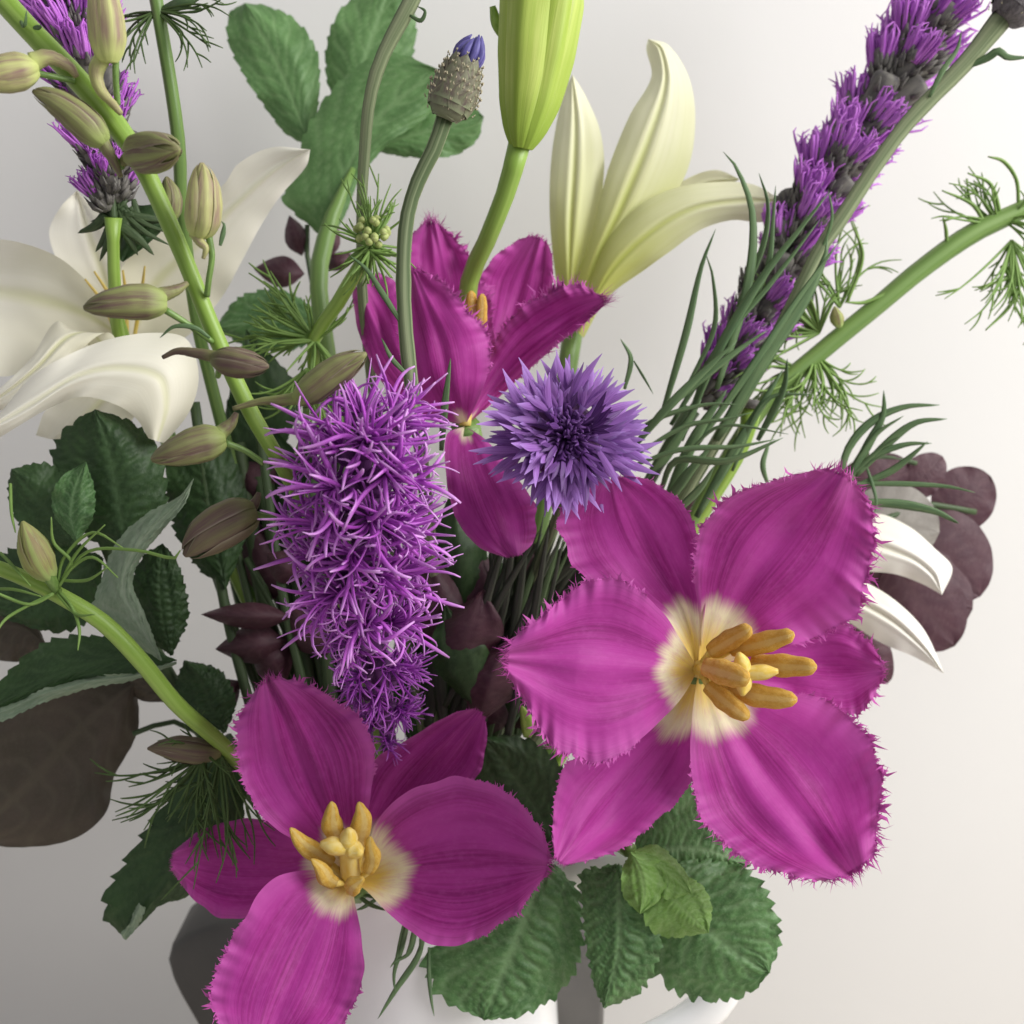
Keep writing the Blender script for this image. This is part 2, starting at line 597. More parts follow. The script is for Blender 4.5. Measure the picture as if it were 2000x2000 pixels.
M_STRANDV = mat_strand('floret_violet', (0.15, 0.014, 0.22), (0.34, 0.045, 0.44), (0.48, 0.10, 0.60), (0.60, 0.24, 0.70), 0.16)
M_TUFT = mat_simple('tuft_violet', (0.42, 0.085, 0.54), (0.66, 0.24, 0.78), 3, 2, 0.45, 0.3, 0.2, 0.1, 0.6)
M_CALYX = mat_simple('dark_calyx', (0.06, 0.055, 0.06), (0.17, 0.16, 0.14), 8, 3, 0.6, 0.3, 0.0, 0.8, 0.4)
M_CALYXP = mat_simple('purple_calyx', (0.055, 0.012, 0.075), (0.13, 0.035, 0.15), 18, 5, 0.6, 0.3, 0.0, 0.6, 0.4)
M_CORN = mat_simple('cornflower_floret', (0.20, 0.070, 0.31), (0.36, 0.165, 0.51), 9, 2, 0.5, 0.25, 0.25, 0.3, 0.5, (0.44, 0.28, 0.66), (0.75, 1.15))
M_CORND = mat_simple('cornflower_heart', (0.05, 0.014, 0.09), (0.14, 0.05, 0.22), 5, 2, 0.5, 0.3, 0.1, 0.2, 0.5)
M_LILYL = mat_lily('ivory_lily', (0.90, 0.875, 0.78), (0.84, 0.81, 0.64), (0.72, 0.72, 0.44))
M_LILYR = mat_lily('green_white_lily', (0.80, 0.79, 0.58), (0.49, 0.52, 0.12), (0.42, 0.46, 0.09))
M_LILYW = mat_lily('white_lily', (0.86, 0.84, 0.78), (0.80, 0.77, 0.64), (0.70, 0.69, 0.52))
M_LBUD = mat_sepal('lily_bud_green', (0.36, 0.48, 0.07), (0.54, 0.63, 0.16), (0.28, 0.42, 0.05))
M_SEPAL = mat_sepal('larkspur_sepal', (0.15, 0.075, 0.085), (0.25, 0.26, 0.10), (0.33, 0.40, 0.13))
M_SEPALL = mat_sepal('larkspur_sepal_light', (0.27, 0.16, 0.15), (0.46, 0.46, 0.19), (0.56, 0.62, 0.22))
M_SEPALD = mat_sepal('larkspur_sepal_dark', (0.115, 0.06, 0.066), (0.17, 0.135, 0.085), (0.20, 0.21, 0.08))
M_NBUD = mat_sepal('nigella_bud', (0.28, 0.20, 0.11), (0.38, 0.44, 0.12), (0.36, 0.48, 0.16))
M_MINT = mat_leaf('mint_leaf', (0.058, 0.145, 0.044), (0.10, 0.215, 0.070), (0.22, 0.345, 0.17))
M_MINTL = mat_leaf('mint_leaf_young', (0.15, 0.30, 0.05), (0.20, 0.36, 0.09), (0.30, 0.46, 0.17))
M_MINTD = mat_leaf('mint_leaf_shaded', (0.022, 0.052, 0.016), (0.036, 0.08, 0.024), (0.06, 0.11, 0.042), 0.15)  # darker copy of the mint green, with shadow put into the colour
M_MINTP = mat_leaf('mint_leaf_underside', (0.20, 0.28, 0.18), (0.27, 0.35, 0.24), (0.36, 0.42, 0.32), 0.2, 0.7)
M_MINTT = mat_leaf('mint_leaf_top', (0.085, 0.185, 0.058), (0.125, 0.25, 0.085), (0.21, 0.34, 0.15), 0.25)
M_BRONZE = mat_leaf('bronze_leaf', (0.062, 0.050, 0.034), (0.080, 0.062, 0.046), (0.098, 0.084, 0.058), 0.12)
M_PLUM = mat_leaf('plum_leaf', (0.062, 0.022, 0.034), (0.082, 0.032, 0.044), (0.11, 0.058, 0.066), 0.12)
M_GREYLEAF = mat_leaf('grey_leaf', (0.26, 0.24, 0.215), (0.30, 0.28, 0.25), (0.22, 0.2, 0.18), 0.12)
M_SCALE = mat_sepal('bud_scale', (0.15, 0.11, 0.10), (0.22, 0.23, 0.14), (0.24, 0.27, 0.16))
M_HAIR = mat_simple('bud_scale_edge', (0.42, 0.38, 0.26), (0.52, 0.46, 0.32), 6, 6, 0.7, 0.2, 0.1, 0.1)
M_BLUE = mat_simple('bud_petal_blue', (0.07, 0.06, 0.22), (0.15, 0.13, 0.36), 6, 2, 0.5, 0.3, 0.1, 0.2)
M_GREYBUD = mat_simple('grey_bud', (0.09, 0.08, 0.085), (0.18, 0.165, 0.17), 25, 12, 0.7, 0.2, 0.0, 0.9)
M_SEED = mat_simple('bead_green', (0.34, 0.42, 0.12), (0.48, 0.52, 0.22), 4, 4, 0.5, 0.3, 0.1, 0.1)

# ------------------------------------------------------------------ setting
WALLY = 0.62 * math.cos(TILT)


def quad(x0, x1, a, b, nx=2):
    V = [(x0, *a), (x1, *a), (x1, *b), (x0, *b)]
    return V, [(0, 1, 2, 3)], [(0, 0), (1, 0), (1, 1), (0, 1)]


wall = link('wall', new_mesh('wall', *quad(-2.0, 2.0, (WALLY, -0.1), (WALLY, 2.0))[:2], mat_wall(), smooth=False))
wall['kind'] = 'structure'
b = NB('table_paint')
ob = b.obj()
M_TABLE = b.finish(b.mix(b.rng(b.noise(ob, 6, 3), 0.3, 0.7), (0.60, 0.54, 0.47), (0.64, 0.58, 0.51)), 0.38, 0.4)  # unseen table, its tone warmed to bounce light onto the lower wall
TZ = -0.012
tb = link('table', new_mesh('table', *quad(-1.2, 1.2, (-0.15, TZ), (WALLY - 0.002, TZ))[:2], M_TABLE, smooth=False))
tb['kind'] = 'structure'

# ------------------------------------------------------------------ white jug and the grey tub behind it
b = NB('white_glaze')
ob = b.obj()
M_GLAZE = b.finish(b.mix(b.rng(b.noise(ob, 25, 3), 0.3, 0.7), (0.86, 0.87, 0.88), (0.88, 0.885, 0.89)), 0.16, 0.5, coat=0.4)
vc = P(850, 1900, 47.0)
VX, VY = vc[0], vc[1]
jug = Thing('pitcher', 'white glazed pitcher with a curved handle holding the whole bouquet', 'pitcher', (VX, VY, TZ))
prof = [(0.0, 0.003), (0.035, 0.0), (0.043, 0.004), (0.050, 0.05), (0.0515, 0.12), (0.049, 0.17), (0.0465, 0.208), (0.048, 0.224),
        (0.049, 0.2265), (0.0480, 0.2275), (0.0455, 0.224), (0.044, 0.206), (0.046, 0.16), (0.046, 0.05), (0.0, 0.010)]
pp = spline(np.array([(a, c, 0) for a, c in prof]), 70)
NS = 56
V, U = [], []
for i, (r_, z_, _) in enumerate(pp):
    for j in range(NS):
        a = 2 * math.pi * j / NS
        V.append((VX + max(r_, 0) * math.cos(a), VY + max(r_, 0) * math.sin(a), TZ + z_ * 1.085))
        U.append((j / NS, i / 70))
jug.part('body', (np.array(V), grid_faces(70, NS, True), U), M_GLAZE)
hc = [(VX + a, VY - 0.016, TZ + z_) for a, z_ in ((0.044, 0.232), (0.078, 0.238), (0.108, 0.222), (0.117, 0.196), (0.110, 0.177), (0.096, 0.165), (0.070, 0.152), (0.046, 0.146))]
C = spline(np.array(hc), 40)
jug.part('handle', tube(C, 0.0085, 14, flat=0.62, side=(0, 1, 0)), M_GLAZE)

b = NB('charcoal_plastic')
ob = b.obj()
M_CHAR = b.finish(b.mix(b.rng(b.noise(ob, 30, 3), 0.3, 0.7), (0.085, 0.082, 0.078), (0.105, 0.10, 0.095)), 0.5, 0.3, b.bump(b.noise(ob, 900, 2), 0.15, 0.0002))
# rounded tub: outline of the front, lofted back in depth with a rounded edge
out = [(1178, 2450), (1178, 2200), (1180, 1830), (1172, 1800), (1140, 1788), (900, 1782), (480, 1770), (420, 1785), (362, 1812), (338, 1840), (334, 1870), (346, 1920), (385, 2010), (470, 2230), (540, 2450)]
o3 = spline(np.array([(x, y, 54.0) for x, y in out]), 60)
cen = np.array([800, 2100, 54.0])
V, U = [], []
rings = [(0.0, 0.97), (0.10, 0.988), (0.35, 1.0), (3.5, 1.0), (3.9, 0.985), (4.0, 0.96)]
fr = PA(o3)
fr[:, 2] = np.maximum(fr[:, 2], TZ + 0.0005)
fcen = fr.mean(0)
yb = fr[:, 1].mean()
for k, (dd, sc) in enumerate(rings):
    for i, q in enumerate(fr):
        V.append((fcen[0] + (q[0] - fcen[0]) * sc, yb + dd * 0.01, max(fcen[2] + (q[2] - fcen[2]) * sc, TZ + 0.0005)))
        U.append((i / 60, k / 5))
F = grid_faces(6, 60, True) + [tuple(range(59, -1, -1)), tuple(5 * 60 + i for i in range(60))]
tub = Thing('storage_box', 'dark grey box with rounded shoulders standing behind the white pitcher', 'box', (fcen[0], yb + 0.02, TZ))
tub.part('shell', (np.array(V), F, U), M_CHAR)

NECK = np.array([850, 1800, 47.0])


def to_neck(p, j=1.0):
    """last points of a stem: down through the neck into the water"""
    dx, dd = rng.uniform(-150, 150) * j, rng.uniform(-2.2, 2.2) * j
    return [(NECK[0] + dx, NECK[1] + 20, NECK[2] + dd), (NECK[0] + dx * 0.5, NECK[1] + 260, NECK[2] + dd * 0.4)]


# ------------------------------------------------------------------ tulips
def anther(root, tip, w, twist=0.0, mat=M_ANTH):
    if mat is M_ANTHB:
        w *= 0.86
    C = spline(np.array([root, [(root[i] + tip[i]) / 2 for i in range(3)], tip]), 14)
    C[:, 1] += twist * np.sin(np.linspace(0, 3.1, 14)) * 8
    t = np.linspace(0, 1, 14)
    prof = w * 1.2 * (0.70 + 0.30 * np.sin(np.clip(t * 1.1, 0, 1) * math.pi)) * (1 + 0.05 * np.sin(t * 17 + root[0])) * np.where(t > 0.9, np.sqrt(np.maximum(1 - ((t - 0.9) / 0.1) ** 2, 0.12)), 1)
    if mat is M_ANTHB:
        prof = prof * np.interp(t, [0, 0.55, 1], [1, 1, 0.5])
        C[:, 0] += 4 * np.sin(t * 6 + root[1])
    rad = np.maximum(prof * 0.5, 1) * C[:, 2] * 0.01 * K
    W = PA(C)
    V, F, U = tube(W, rad, 12, flat=0.8)
    # two lobes with a groove between them
    V = V.reshape(14, 12, 3)
    for i in range(14):
        c = V[i].mean(0)
        for j in range(12):
            a = 2 * math.pi * j / 12
            V[i, j] = c + (V[i, j] - c) * (1 - 0.30 * abs(math.sin(a)) ** 6)
    return V.reshape(-1, 3), F, U


def tulip(label, petals, throat, stamens, pistil, stem, group, mat_a, fr_default=(0.4, 2.4, 0.8)):
    base = P(*stem[0])
    t = Thing('tulip', label, 'tulip', base, group)
    for i, p in enumerate(petals):
        g = sheet(p['L'], p['M'], p['R'], 190, 34, fringe=p.get('fr', fr_default), vr=p.get('vr', (0, 1)), crease=p.get('cr', 0.10),
                  ruffle=p.get('ru', 0.12), seed=int(abs(p['M'][-1][0])) % 97, tcut=p.get('tc', 0.925))
        t.part('petal', g, M_TULIP)
    for s in stamens:
        root, tip, wd = s[0], s[1], s[2]
        o = t.part('stamen', anther(root, tip, wd, s[3] if len(s) > 3 else 0, mat_a), mat_a)
        f = stalk([throat, root], [wd * 0.22, wd * 0.2], ns=5)
        t.part('filament', f, M_PIST, parent=o)
    pr, pt, lobes, pw = pistil
    o = t.part('pistil', stalk([throat, pr, pt], [pw * 0.55, pw * 0.5, pw * 0.42], 12, 14), M_PIST)
    for lb in lobes:
        t.part('stigma_lobe', stalk([pt, [(pt[0] * 0.4 + lb[0] * 0.6), (pt[1] * 0.4 + lb[1] * 0.6), pt[2] - 0.15], lb], [pw * 0.42, pw * 0.45, pw * 0.14], 10, 12), M_PIST, parent=o)
    t.part('stem', stalk([throat] + stem, [30] + [24] * len(stem), 10), M_STEM)
    return t


TA = (1364, 1307, 39.6)
A = [
    # upper left, behind
    dict(L=[TA, (1300, 1215, 39.2), (1195, 1170, 38.6), (1118, 1105, 38.2), (1096, 1030, 37.9), (1130, 970, 37.7), (1195, 925, 37.6)],
         M=[TA, (1335, 1190, 39.5), (1280, 1090, 39.2), (1235, 1000, 38.7), (1195, 925, 37.6)],
         R=[TA, (1375, 1215, 39.3), (1378, 1110, 38.9), (1350, 1010, 38.5), (1285, 945, 38.1), (1195, 925, 37.6)], vr=(0.0, 0.95), fr=(0.55, 1.0, 0.35)),
    # right, behind
    dict(L=[TA, (1450, 1262, 39.6), (1560, 1235, 39.9), (1640, 1212, 40.0), (1695, 1252, 40.1), (1733, 1307, 40.0)],
         M=[TA, (1460, 1303, 40.2), (1570, 1300, 40.6), (1660, 1302, 40.5), (1733, 1307, 40.0)],
         R=[TA, (1450, 1350, 39.8), (1560, 1375, 40.0), (1655, 1402, 40.0), (1700, 1365, 40.0), (1733, 1307, 40.0)], vr=(0.12, 1.0), fr=(0.6, 1.7, 0.7)),
    # lower left, behind
    dict(L=[TA, (1285, 1385, 39.0), (1170, 1450, 38.2), (1100, 1512, 37.5), (1078, 1600, 36.9), (1085, 1694, 36.4)],
         M=[TA, (1310, 1420, 39.6), (1240, 1510, 39.1), (1165, 1600, 38.2), (1120, 1655, 37.2), (1085, 1694, 36.4)],
         R=[TA, (1366, 1420, 39.2), (1352, 1520, 38.7), (1275, 1612, 38.1), (1185, 1668, 37.3), (1085, 1694, 36.4)], vr=(0.0, 1.0), fr=(0.45, 1.0, 0.55), cr=0.04),
    # upper right
    dict(L=[TA, (1366, 1215, 39.0), (1357, 1110, 38.2), (1378, 1022, 37.6), (1450, 958, 37.2), (1560, 926, 36.9), (1650, 905, 36.6)],
         M=[TA, (1415, 1215, 39.3), (1475, 1115, 38.8), (1550, 1020, 38.2), (1610, 955, 37.4), (1650, 905, 36.6)],
         R=[TA, (1480, 1278, 39.3), (1600, 1240, 39.1), (1682, 1180, 38.6), (1703, 1080, 38.1), (1692, 980, 37.4), (1650, 905, 36.6)], vr=(0.02, 1.0), fr=(0.33, 2.8, 0.95), ru=0.20, cr=0.18, tc=0.88),
    # lower right
    dict(L=[TA, (1352, 1400, 38.8), (1350, 1500, 38.2), (1385, 1610, 37.7), (1480, 1685, 37.2), (1585, 1718, 36.9), (1672, 1722, 36.7)],
         M=[TA, (1425, 1410, 39.3), (1500, 1520, 38.8), (1580, 1620, 38.2), (1640, 1688, 37.3), (1672, 1722, 36.7)],
         R=[TA, (1500, 1345, 39.2), (1622, 1375, 39.0), (1700, 1465, 38.6), (1720, 1575, 38.1), (1708, 1665, 37.4), (1672, 1722, 36.7)], vr=(0.03, 1.0), fr=(0.33, 2.6, 0.95), ru=0.18, cr=0.16, tc=0.89),
    # left, folded towards the viewer
    dict(L=[TA, (1330, 1250, 38.3), (1285, 1184, 37.2), (1215, 1136, 36.5), (1130, 1148, 36.0), (1060, 1208, 35.5), (1010, 1240, 35.2), (972, 1285, 35.0)],
         M=[TA, (1330, 1308, 38.8), (1285, 1307, 37.5), (1200, 1303, 36.6), (1110, 1296, 36.0), (1040, 1290, 35.5), (972, 1285, 35.0)],
         R=[TA, (1335, 1358, 38.3), (1296, 1402, 37.2), (1225, 1462, 36.5), (1145, 1483, 36.1), (1068, 1430, 35.7), (1012, 1350, 35.3), (972, 1285, 35.0)], vr=(0.0, 1.0), fr=(0.42, 2.6, 0.95), ru=0.14, cr=-0.10, tc=0.90),
]
tulip('wide open fringed purple tulip at right with amber stamens pointing right', A, TA,
      [((1388, 1272, 38.6), (1466, 1226, 37.0), 34), ((1430, 1268, 38.3), (1550, 1238, 36.6), 36, 0.3), ((1470, 1297, 38.2), (1594, 1303, 36.4), 38),
       ((1428, 1346, 38.2), (1556, 1366, 36.7), 38, 0.6), ((1384, 1340, 38.4), (1462, 1402, 37.0), 34, 0.4), ((1378, 1302, 37.4), (1462, 1328, 35.7), 42)],
      ((1410, 1310, 38.2), (1455, 1315, 37.2), [(1443, 1276, 36.9), (1520, 1311, 36.9), (1450, 1358, 36.9)], 34),
      [(1330, 1345, 41.5), (1200, 1500, 44.5)] + to_neck(0), 'open fringed tulips', M_ANTH)

TB = (690, 1722, 40.6)
B = [
    dict(L=[TB, (630, 1650, 40.8), (560, 1610, 41.0), (480, 1595, 41.0), (400, 1620, 40.8), (335, 1665, 40.4), (326, 1680, 40.3)],
         M=[TB, (620, 1690, 41.2), (540, 1695, 41.5), (430, 1690, 41.3), (326, 1680, 40.3)],
         R=[TB, (630, 1735, 40.8), (540, 1770, 41.0), (468, 1794, 40.9), (400, 1775, 40.7), (345, 1712, 40.4), (326, 1680, 40.3)], vr=(0.02, 1), fr=(0.9, 0.8, 0.3), cr=0.05),
    dict(L=[TB, (700, 1610, 41.0), (722, 1500, 41.2), (800, 1440, 41.2), (880, 1395, 41.1), (944, 1380, 41.0)],
         M=[TB, (740, 1620, 41.6), (810, 1530, 41.9), (880, 1450, 41.7), (944, 1380, 41.0)],
         R=[TB, (780, 1640, 41.0), (860, 1590, 41.3), (936, 1520, 41.3), (950, 1430, 41.1), (944, 1380, 41.0)], vr=(0.0, 0.95), fr=(0.95, 0.8, 0.2), cr=0.05),
    dict(L=[TB, (718, 1655, 39.8), (740, 1598, 39.2), (815, 1536, 38.7), (890, 1514, 38.4), (980, 1543, 38.0), (1050, 1610, 37.7), (1082, 1690, 37.4)],
         M=[TB, (780, 1700, 39.9), (860, 1690, 39.4), (960, 1685, 38.7), (1082, 1690, 37.4)],
         R=[TB, (718, 1742, 39.8), (760, 1785, 39.0), (830, 1836, 38.4), (905, 1845, 38.0), (990, 1800, 37.8), (1045, 1735, 37.6), (1082, 1690, 37.4)], vr=(0.01, 1), fr=(0.62, 1.7, 0.6), ru=0.08, cr=0.05),
    dict(L=[TB, (620, 1700, 39.2), (545, 1712, 38.2), (490, 1765, 37.5), (440, 1860, 36.8), (415, 1940, 36.4), (436, 2010, 36.0), (500, 2075, 35.7)],
         M=[TB, (645, 1760, 39.0), (610, 1830, 38.2), (570, 1920, 37.3), (530, 2010, 36.4), (500, 2075, 35.7)],
         R=[TB, (692, 1755, 39.2), (706, 1830, 38.2), (708, 1900, 37.4), (680, 1985, 36.7), (610, 2050, 36.1), (500, 2075, 35.7)], vr=(0.03, 1), fr=(0.52, 2.0, 0.8), ru=0.10, cr=0.08),
    dict(L=[TB, (610, 1660, 39.8), (540, 1618, 38.9), (478, 1540, 38.2), (464, 1460, 37.8), (478, 1385, 37.5), (520, 1318, 37.3)],
         M=[TB, (650, 1630, 40.0), (607, 1540, 39.3), (575, 1460, 38.7), (548, 1385, 38.0), (520, 1318, 37.3)],
         R=[TB, (705, 1640, 39.8), (728, 1540, 39.0), (730, 1460, 38.5), (680, 1388, 38.1), (600, 1340, 37.7), (520, 1318, 37.3)], vr=(0.06, 1), fr=(0.45, 2.0, 0.7), ru=0.12, cr=0.24),
]
tulip('fringed purple tulip with bright yellow stamens, one petal drooping over the pitcher', B, TB,
      [((642, 1685, 39.4), (564, 1617, 38.2), 36, 0.4), ((660, 1648, 39.3), (643, 1566, 38.2), 40), ((706, 1650, 39.3), (702, 1567, 38.2), 42),
       ((722, 1702, 39.0), (727, 1634, 38.2), 32), ((655, 1725, 38.9), (608, 1678, 38.0), 34, 0.5), ((682, 1742, 38.6), (706, 1714, 37.9), 34)],
      ((684, 1700, 39.4), (680, 1655, 38.4), [(682, 1620, 38.0), (625, 1648, 38.2), (705, 1665, 38.0)], 40),
      [(705, 1745, 42.5), (760, 1790, 45.0)] + to_neck(0, 0.6), 'open fringed tulips', M_ANTHB)

TC = (908, 832, 42.2)
Cp = [
    dict(L=[TC, (830, 700, 43.4), (802, 600, 44.0), (796, 520, 44.2), (800, 470, 44.3), (842, 422, 44.3)],
         M=[TC, (890, 720, 44.2), (872, 620, 44.8), (860, 520, 44.9), (842, 422, 44.3)],
         R=[TC, (955, 740, 43.4), (965, 640, 44.0), (930, 525, 44.3), (885, 465, 44.4), (842, 422, 44.3)], vr=(0.24, 1), fr=(0.5, 3.0, 0.95), ru=0.2),
    dict(L=[TC, (925, 700, 43.6), (940, 600, 44.2), (945, 530, 44.4), (990, 482, 44.5), (1056, 452, 44.4)],
         M=[TC, (970, 710, 44.2), (1000, 620, 44.8), (1025, 540, 44.9), (1056, 452, 44.4)],
         R=[TC, (1000, 730, 43.6), (1060, 640, 44.0), (1082, 560, 44.2), (1076, 495, 44.3), (1056, 452, 44.4)], vr=(0.24, 1), fr=(0.8, 1.2, 0.7)),
    dict(L=[TC, (935, 745, 42.6), (985, 640, 42.8), (1062, 580, 42.6), (1125, 560, 42.3), (1190, 584, 41.9)],
         M=[TC, (965, 760, 43.0), (1030, 690, 43.2), (1110, 630, 42.8), (1190, 584, 41.9)],
         R=[TC, (965, 785, 42.4), (1040, 715, 42.4), (1095, 668, 42.2), (1150, 625, 42.0), (1190, 584, 41.9)], vr=(0.24, 1), fr=(0.40, 3.2, 0.95), ru=0.22),
    dict(L=[TC, (800, 800, 42.4), (735, 730, 42.5), (700, 640, 42.6), (688, 575, 42.7), (703, 542, 42.7)],
         M=[TC, (830, 770, 42.2), (768, 690, 42.3), (735, 610, 42.5), (703, 542, 42.7)],
         R=[TC, (850, 740, 42.4), (810, 640, 42.6), (775, 560, 42.7), (740, 535, 42.8), (703, 542, 42.7)], vr=(0.20, 1), fr=(0.9, 0.8, 0.4)),
    dict(L=[TC, (835, 800, 41.4), (800, 710, 40.8), (786, 620, 40.6), (792, 560, 40.5), (806, 522, 40.5)],
         M=[TC, (880, 760, 40.6), (862, 670, 40.1), (832, 590, 40.2), (806, 522, 40.5)],
         R=[TC, (932, 785, 41.2), (955, 715, 40.6), (944, 645, 40.4), (890, 580, 40.4), (845, 540, 40.4), (806, 522, 40.5)], vr=(0.2, 1), fr=(0.35, 2.2, 0.85), cr=0.06),
    dict(L=[TC, (872, 850, 41.5), (872, 930, 40.8), (890, 1015, 40.4), (940, 1070, 40.2), (1005, 1094, 40.0)],
         M=[TC, (915, 900, 41.1), (940, 980, 40.4), (972, 1050, 40.1), (1005, 1094, 40.0)],
         R=[TC, (950, 860, 41.5), (1010, 930, 40.9), (1046, 1000, 40.5), (1038, 1060, 40.2), (1005, 1094, 40.0)], vr=(0.20, 1), fr=(0.97, 0.6, 0.3), cr=0.05),
]
tulip('half open fringed purple tulip in the middle, cupped upright behind the blue cornflower', Cp, TC,
      [((925, 650, 42.4), (920, 568, 41.9), 22), ((938, 655, 42.3), (942, 574, 41.8), 20), ((915, 680, 42.9), (905, 600, 42.9), 18)],
      ((915, 740, 42.6), (920, 680, 42.6), [(915, 660, 42.4), (930, 665, 42.5)], 22),
      [(930, 930, 43.8), (920, 1200, 45.5)] + to_neck(0, 0.6), 'open fringed tulips', M_ANTH)


# ------------------------------------------------------------------ leaves
MINTV = ('v', 8, 0.34, 0.9)


def leaf(t, L, Mi, R, mat=M_MINT, name='leaf', nv=90, nu=34, amp=1.1, serr=(13, 0.12), vein=MINTV, ru=0.12, seed=1, parent=None, label=None):
    g = sheet(L, Mi, R, nv, nu, disp=(vein, amp * 0.001), serr=serr, ruffle=ru, seed=seed)
    return t.part(name, g, mat, parent=parent, label=label)


def D(pts, d0, d1=None):
    """give traced (x, y) points distances running from d0 to d1"""
    d1 = d0 if d1 is None else d1
    n = len(pts) - 1
    return [(p[0], p[1], p[2] if len(p) > 2 else d0 + (d1 - d0) * i / n) for i, p in enumerate(pts)]


# mint at the bottom right
sp = [(1180, 1640, 43.5), (1100, 1740, 45.0)] + to_neck(0, 0.5)
mint = Thing('mint_sprig', 'broad green mint sprig hanging below the large right tulip', 'mint', P(*sp[0]), 'mint sprigs')
mint.part('stem', stalk([(1230, 1660, 41.5)] + sp, 16), M_STEM)
leaf(mint, D([(1080, 1690), (985, 1715), (890, 1785), (838, 1850), (836, 1900), (870, 1955), (945, 1992)], 42, 41), D([(1080, 1690), (1040, 1760), (1000, 1860), (945, 1992)], 41.2, 41), D([(1080, 1690), (1125, 1735), (1135, 1800), (1128, 1880), (1082, 1945), (1015, 1985), (945, 1992)], 41.6, 41), seed=3, serr=(15, 0.12), amp=1.9)
leaf(mint, D([(1240, 1590), (1280, 1545), (1350, 1540), (1420, 1600), (1466, 1690)], 42.5), D([(1240, 1690), (1300, 1660), (1380, 1660), (1466, 1690)], 42), D([(1240, 1690), (1300, 1725), (1400, 1725), (1466, 1690)], 42), seed=5, mat=M_MINT)
leaf(mint, D([(1285, 1690), (1268, 1780), (1280, 1890), (1330, 1940), (1410, 1953), (1470, 1935), (1502, 1900)], 42, 41.5), D([(1285, 1690), (1335, 1765), (1410, 1840), (1502, 1900)], 41.0, 41.3), D([(1285, 1690), (1390, 1682), (1470, 1710), (1512, 1780), (1522, 1840), (1502, 1900)], 41.5), seed=7, serr=(15, 0.12), amp=1.9)
leaf(mint, D([(1205, 1690), (1140, 1705), (1138, 1780), (1148, 1860), (1160, 1920), (1180, 1968)], 40.8, 40.5), D([(1205, 1690), (1208, 1760), (1208, 1860), (1180, 1968)], 39.9, 40.2), D([(1205, 1690), (1262, 1730), (1290, 1800), (1285, 1870), (1250, 1935), (1180, 1968)], 40.6, 40.5), mat=M_MINT, seed=9, amp=1.9)
leaf(mint, D([(1275, 1715), (1255, 1760), (1262, 1805), (1300, 1830), (1384, 1822)], 39.9), D([(1275, 1715), (1315, 1755), (1345, 1785), (1384, 1822)], 39.5), D([(1275, 1715), (1335, 1710), (1375, 1735), (1390, 1775), (1384, 1822)], 39.8), mat=M_MINTL, seed=11, amp=0.6, serr=(9, 0.08))
leaf(mint, D([(1232, 1665), (1215, 1700), (1218, 1750), (1250, 1785)], 39.5, 39.2), D([(1232, 1665), (1250, 1700), (1258, 1745), (1250, 1785)], 39.0), D([(1232, 1665), (1290, 1680), (1305, 1715), (1290, 1755), (1250, 1785)], 39.3, 39.2), mat=M_MINTL, seed=13, amp=0.5, serr=(7, 0.06), nv=50)
leaf(mint, D([(1240, 1660), (1280, 1650), (1320, 1680), (1345, 1715), (1350, 1745)], 39.6), D([(1240, 1665), (1280, 1685), (1318, 1715), (1350, 1745)], 39.2), D([(1240, 1668), (1270, 1720), (1300, 1755), (1350, 1745)], 39.5), mat=M_MINTL, seed=15, amp=0.5, serr=(7, 0.08), nv=50)
leaf(mint, D([(1110, 1690), (1010, 1640), (940, 1560), (920, 1480), (945, 1440)], 43.5, 42.8), D([(1110, 1690), (1060, 1600), (1000, 1510), (945, 1440)], 42.9, 42.6), D([(1110, 1690), (1110, 1590), (1090, 1490), (1020, 1440), (945, 1440)], 43.2, 42.8), mat=M_MINTD, seed=17, amp=1.0)

# dark mint at the left
sp = [(300, 1270, 43.6), (500, 1560, 45.5)] + to_neck(0)
ml = Thing('mint_sprig', 'dark shaded mint sprig at left below the cream lily', 'mint', P(*sp[0]), 'mint sprigs')
ml.part('stem', stalk([(190, 1020, 42.5)] + sp, 15), M_STEMD)
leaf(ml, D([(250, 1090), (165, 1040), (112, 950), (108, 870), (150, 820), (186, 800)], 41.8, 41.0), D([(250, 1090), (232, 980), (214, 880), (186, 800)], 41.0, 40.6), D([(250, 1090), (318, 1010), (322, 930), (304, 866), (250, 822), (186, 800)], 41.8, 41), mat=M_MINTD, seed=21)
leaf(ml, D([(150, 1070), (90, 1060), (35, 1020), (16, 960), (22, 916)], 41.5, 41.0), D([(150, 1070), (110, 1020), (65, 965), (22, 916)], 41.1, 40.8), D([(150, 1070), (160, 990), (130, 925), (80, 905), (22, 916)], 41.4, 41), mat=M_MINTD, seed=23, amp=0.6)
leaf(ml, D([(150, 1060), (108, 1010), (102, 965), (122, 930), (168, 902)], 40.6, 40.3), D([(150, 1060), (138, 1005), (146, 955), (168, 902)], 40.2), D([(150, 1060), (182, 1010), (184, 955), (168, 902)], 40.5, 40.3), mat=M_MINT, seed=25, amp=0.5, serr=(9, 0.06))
leaf(ml, D([(315, 1290), (230, 1235), (182, 1190), (196, 1140), (215, 1085), (240, 1045), (292, 1000), (350, 970), (378, 935)], 40.6, 40.2), D([(315, 1290), (262, 1200), (240, 1145), (258, 1085), (300, 1030), (350, 980), (378, 935)], 40.2, 39.9), D([(315, 1290), (282, 1200), (258, 1140), (278, 1085), (318, 1035), (360, 985), (378, 935)], 40.6, 40.2), mat=M_MINTP, seed=27, amp=0.7, serr=(16, 0.12), label='pale woolly underside of a curled leaf')
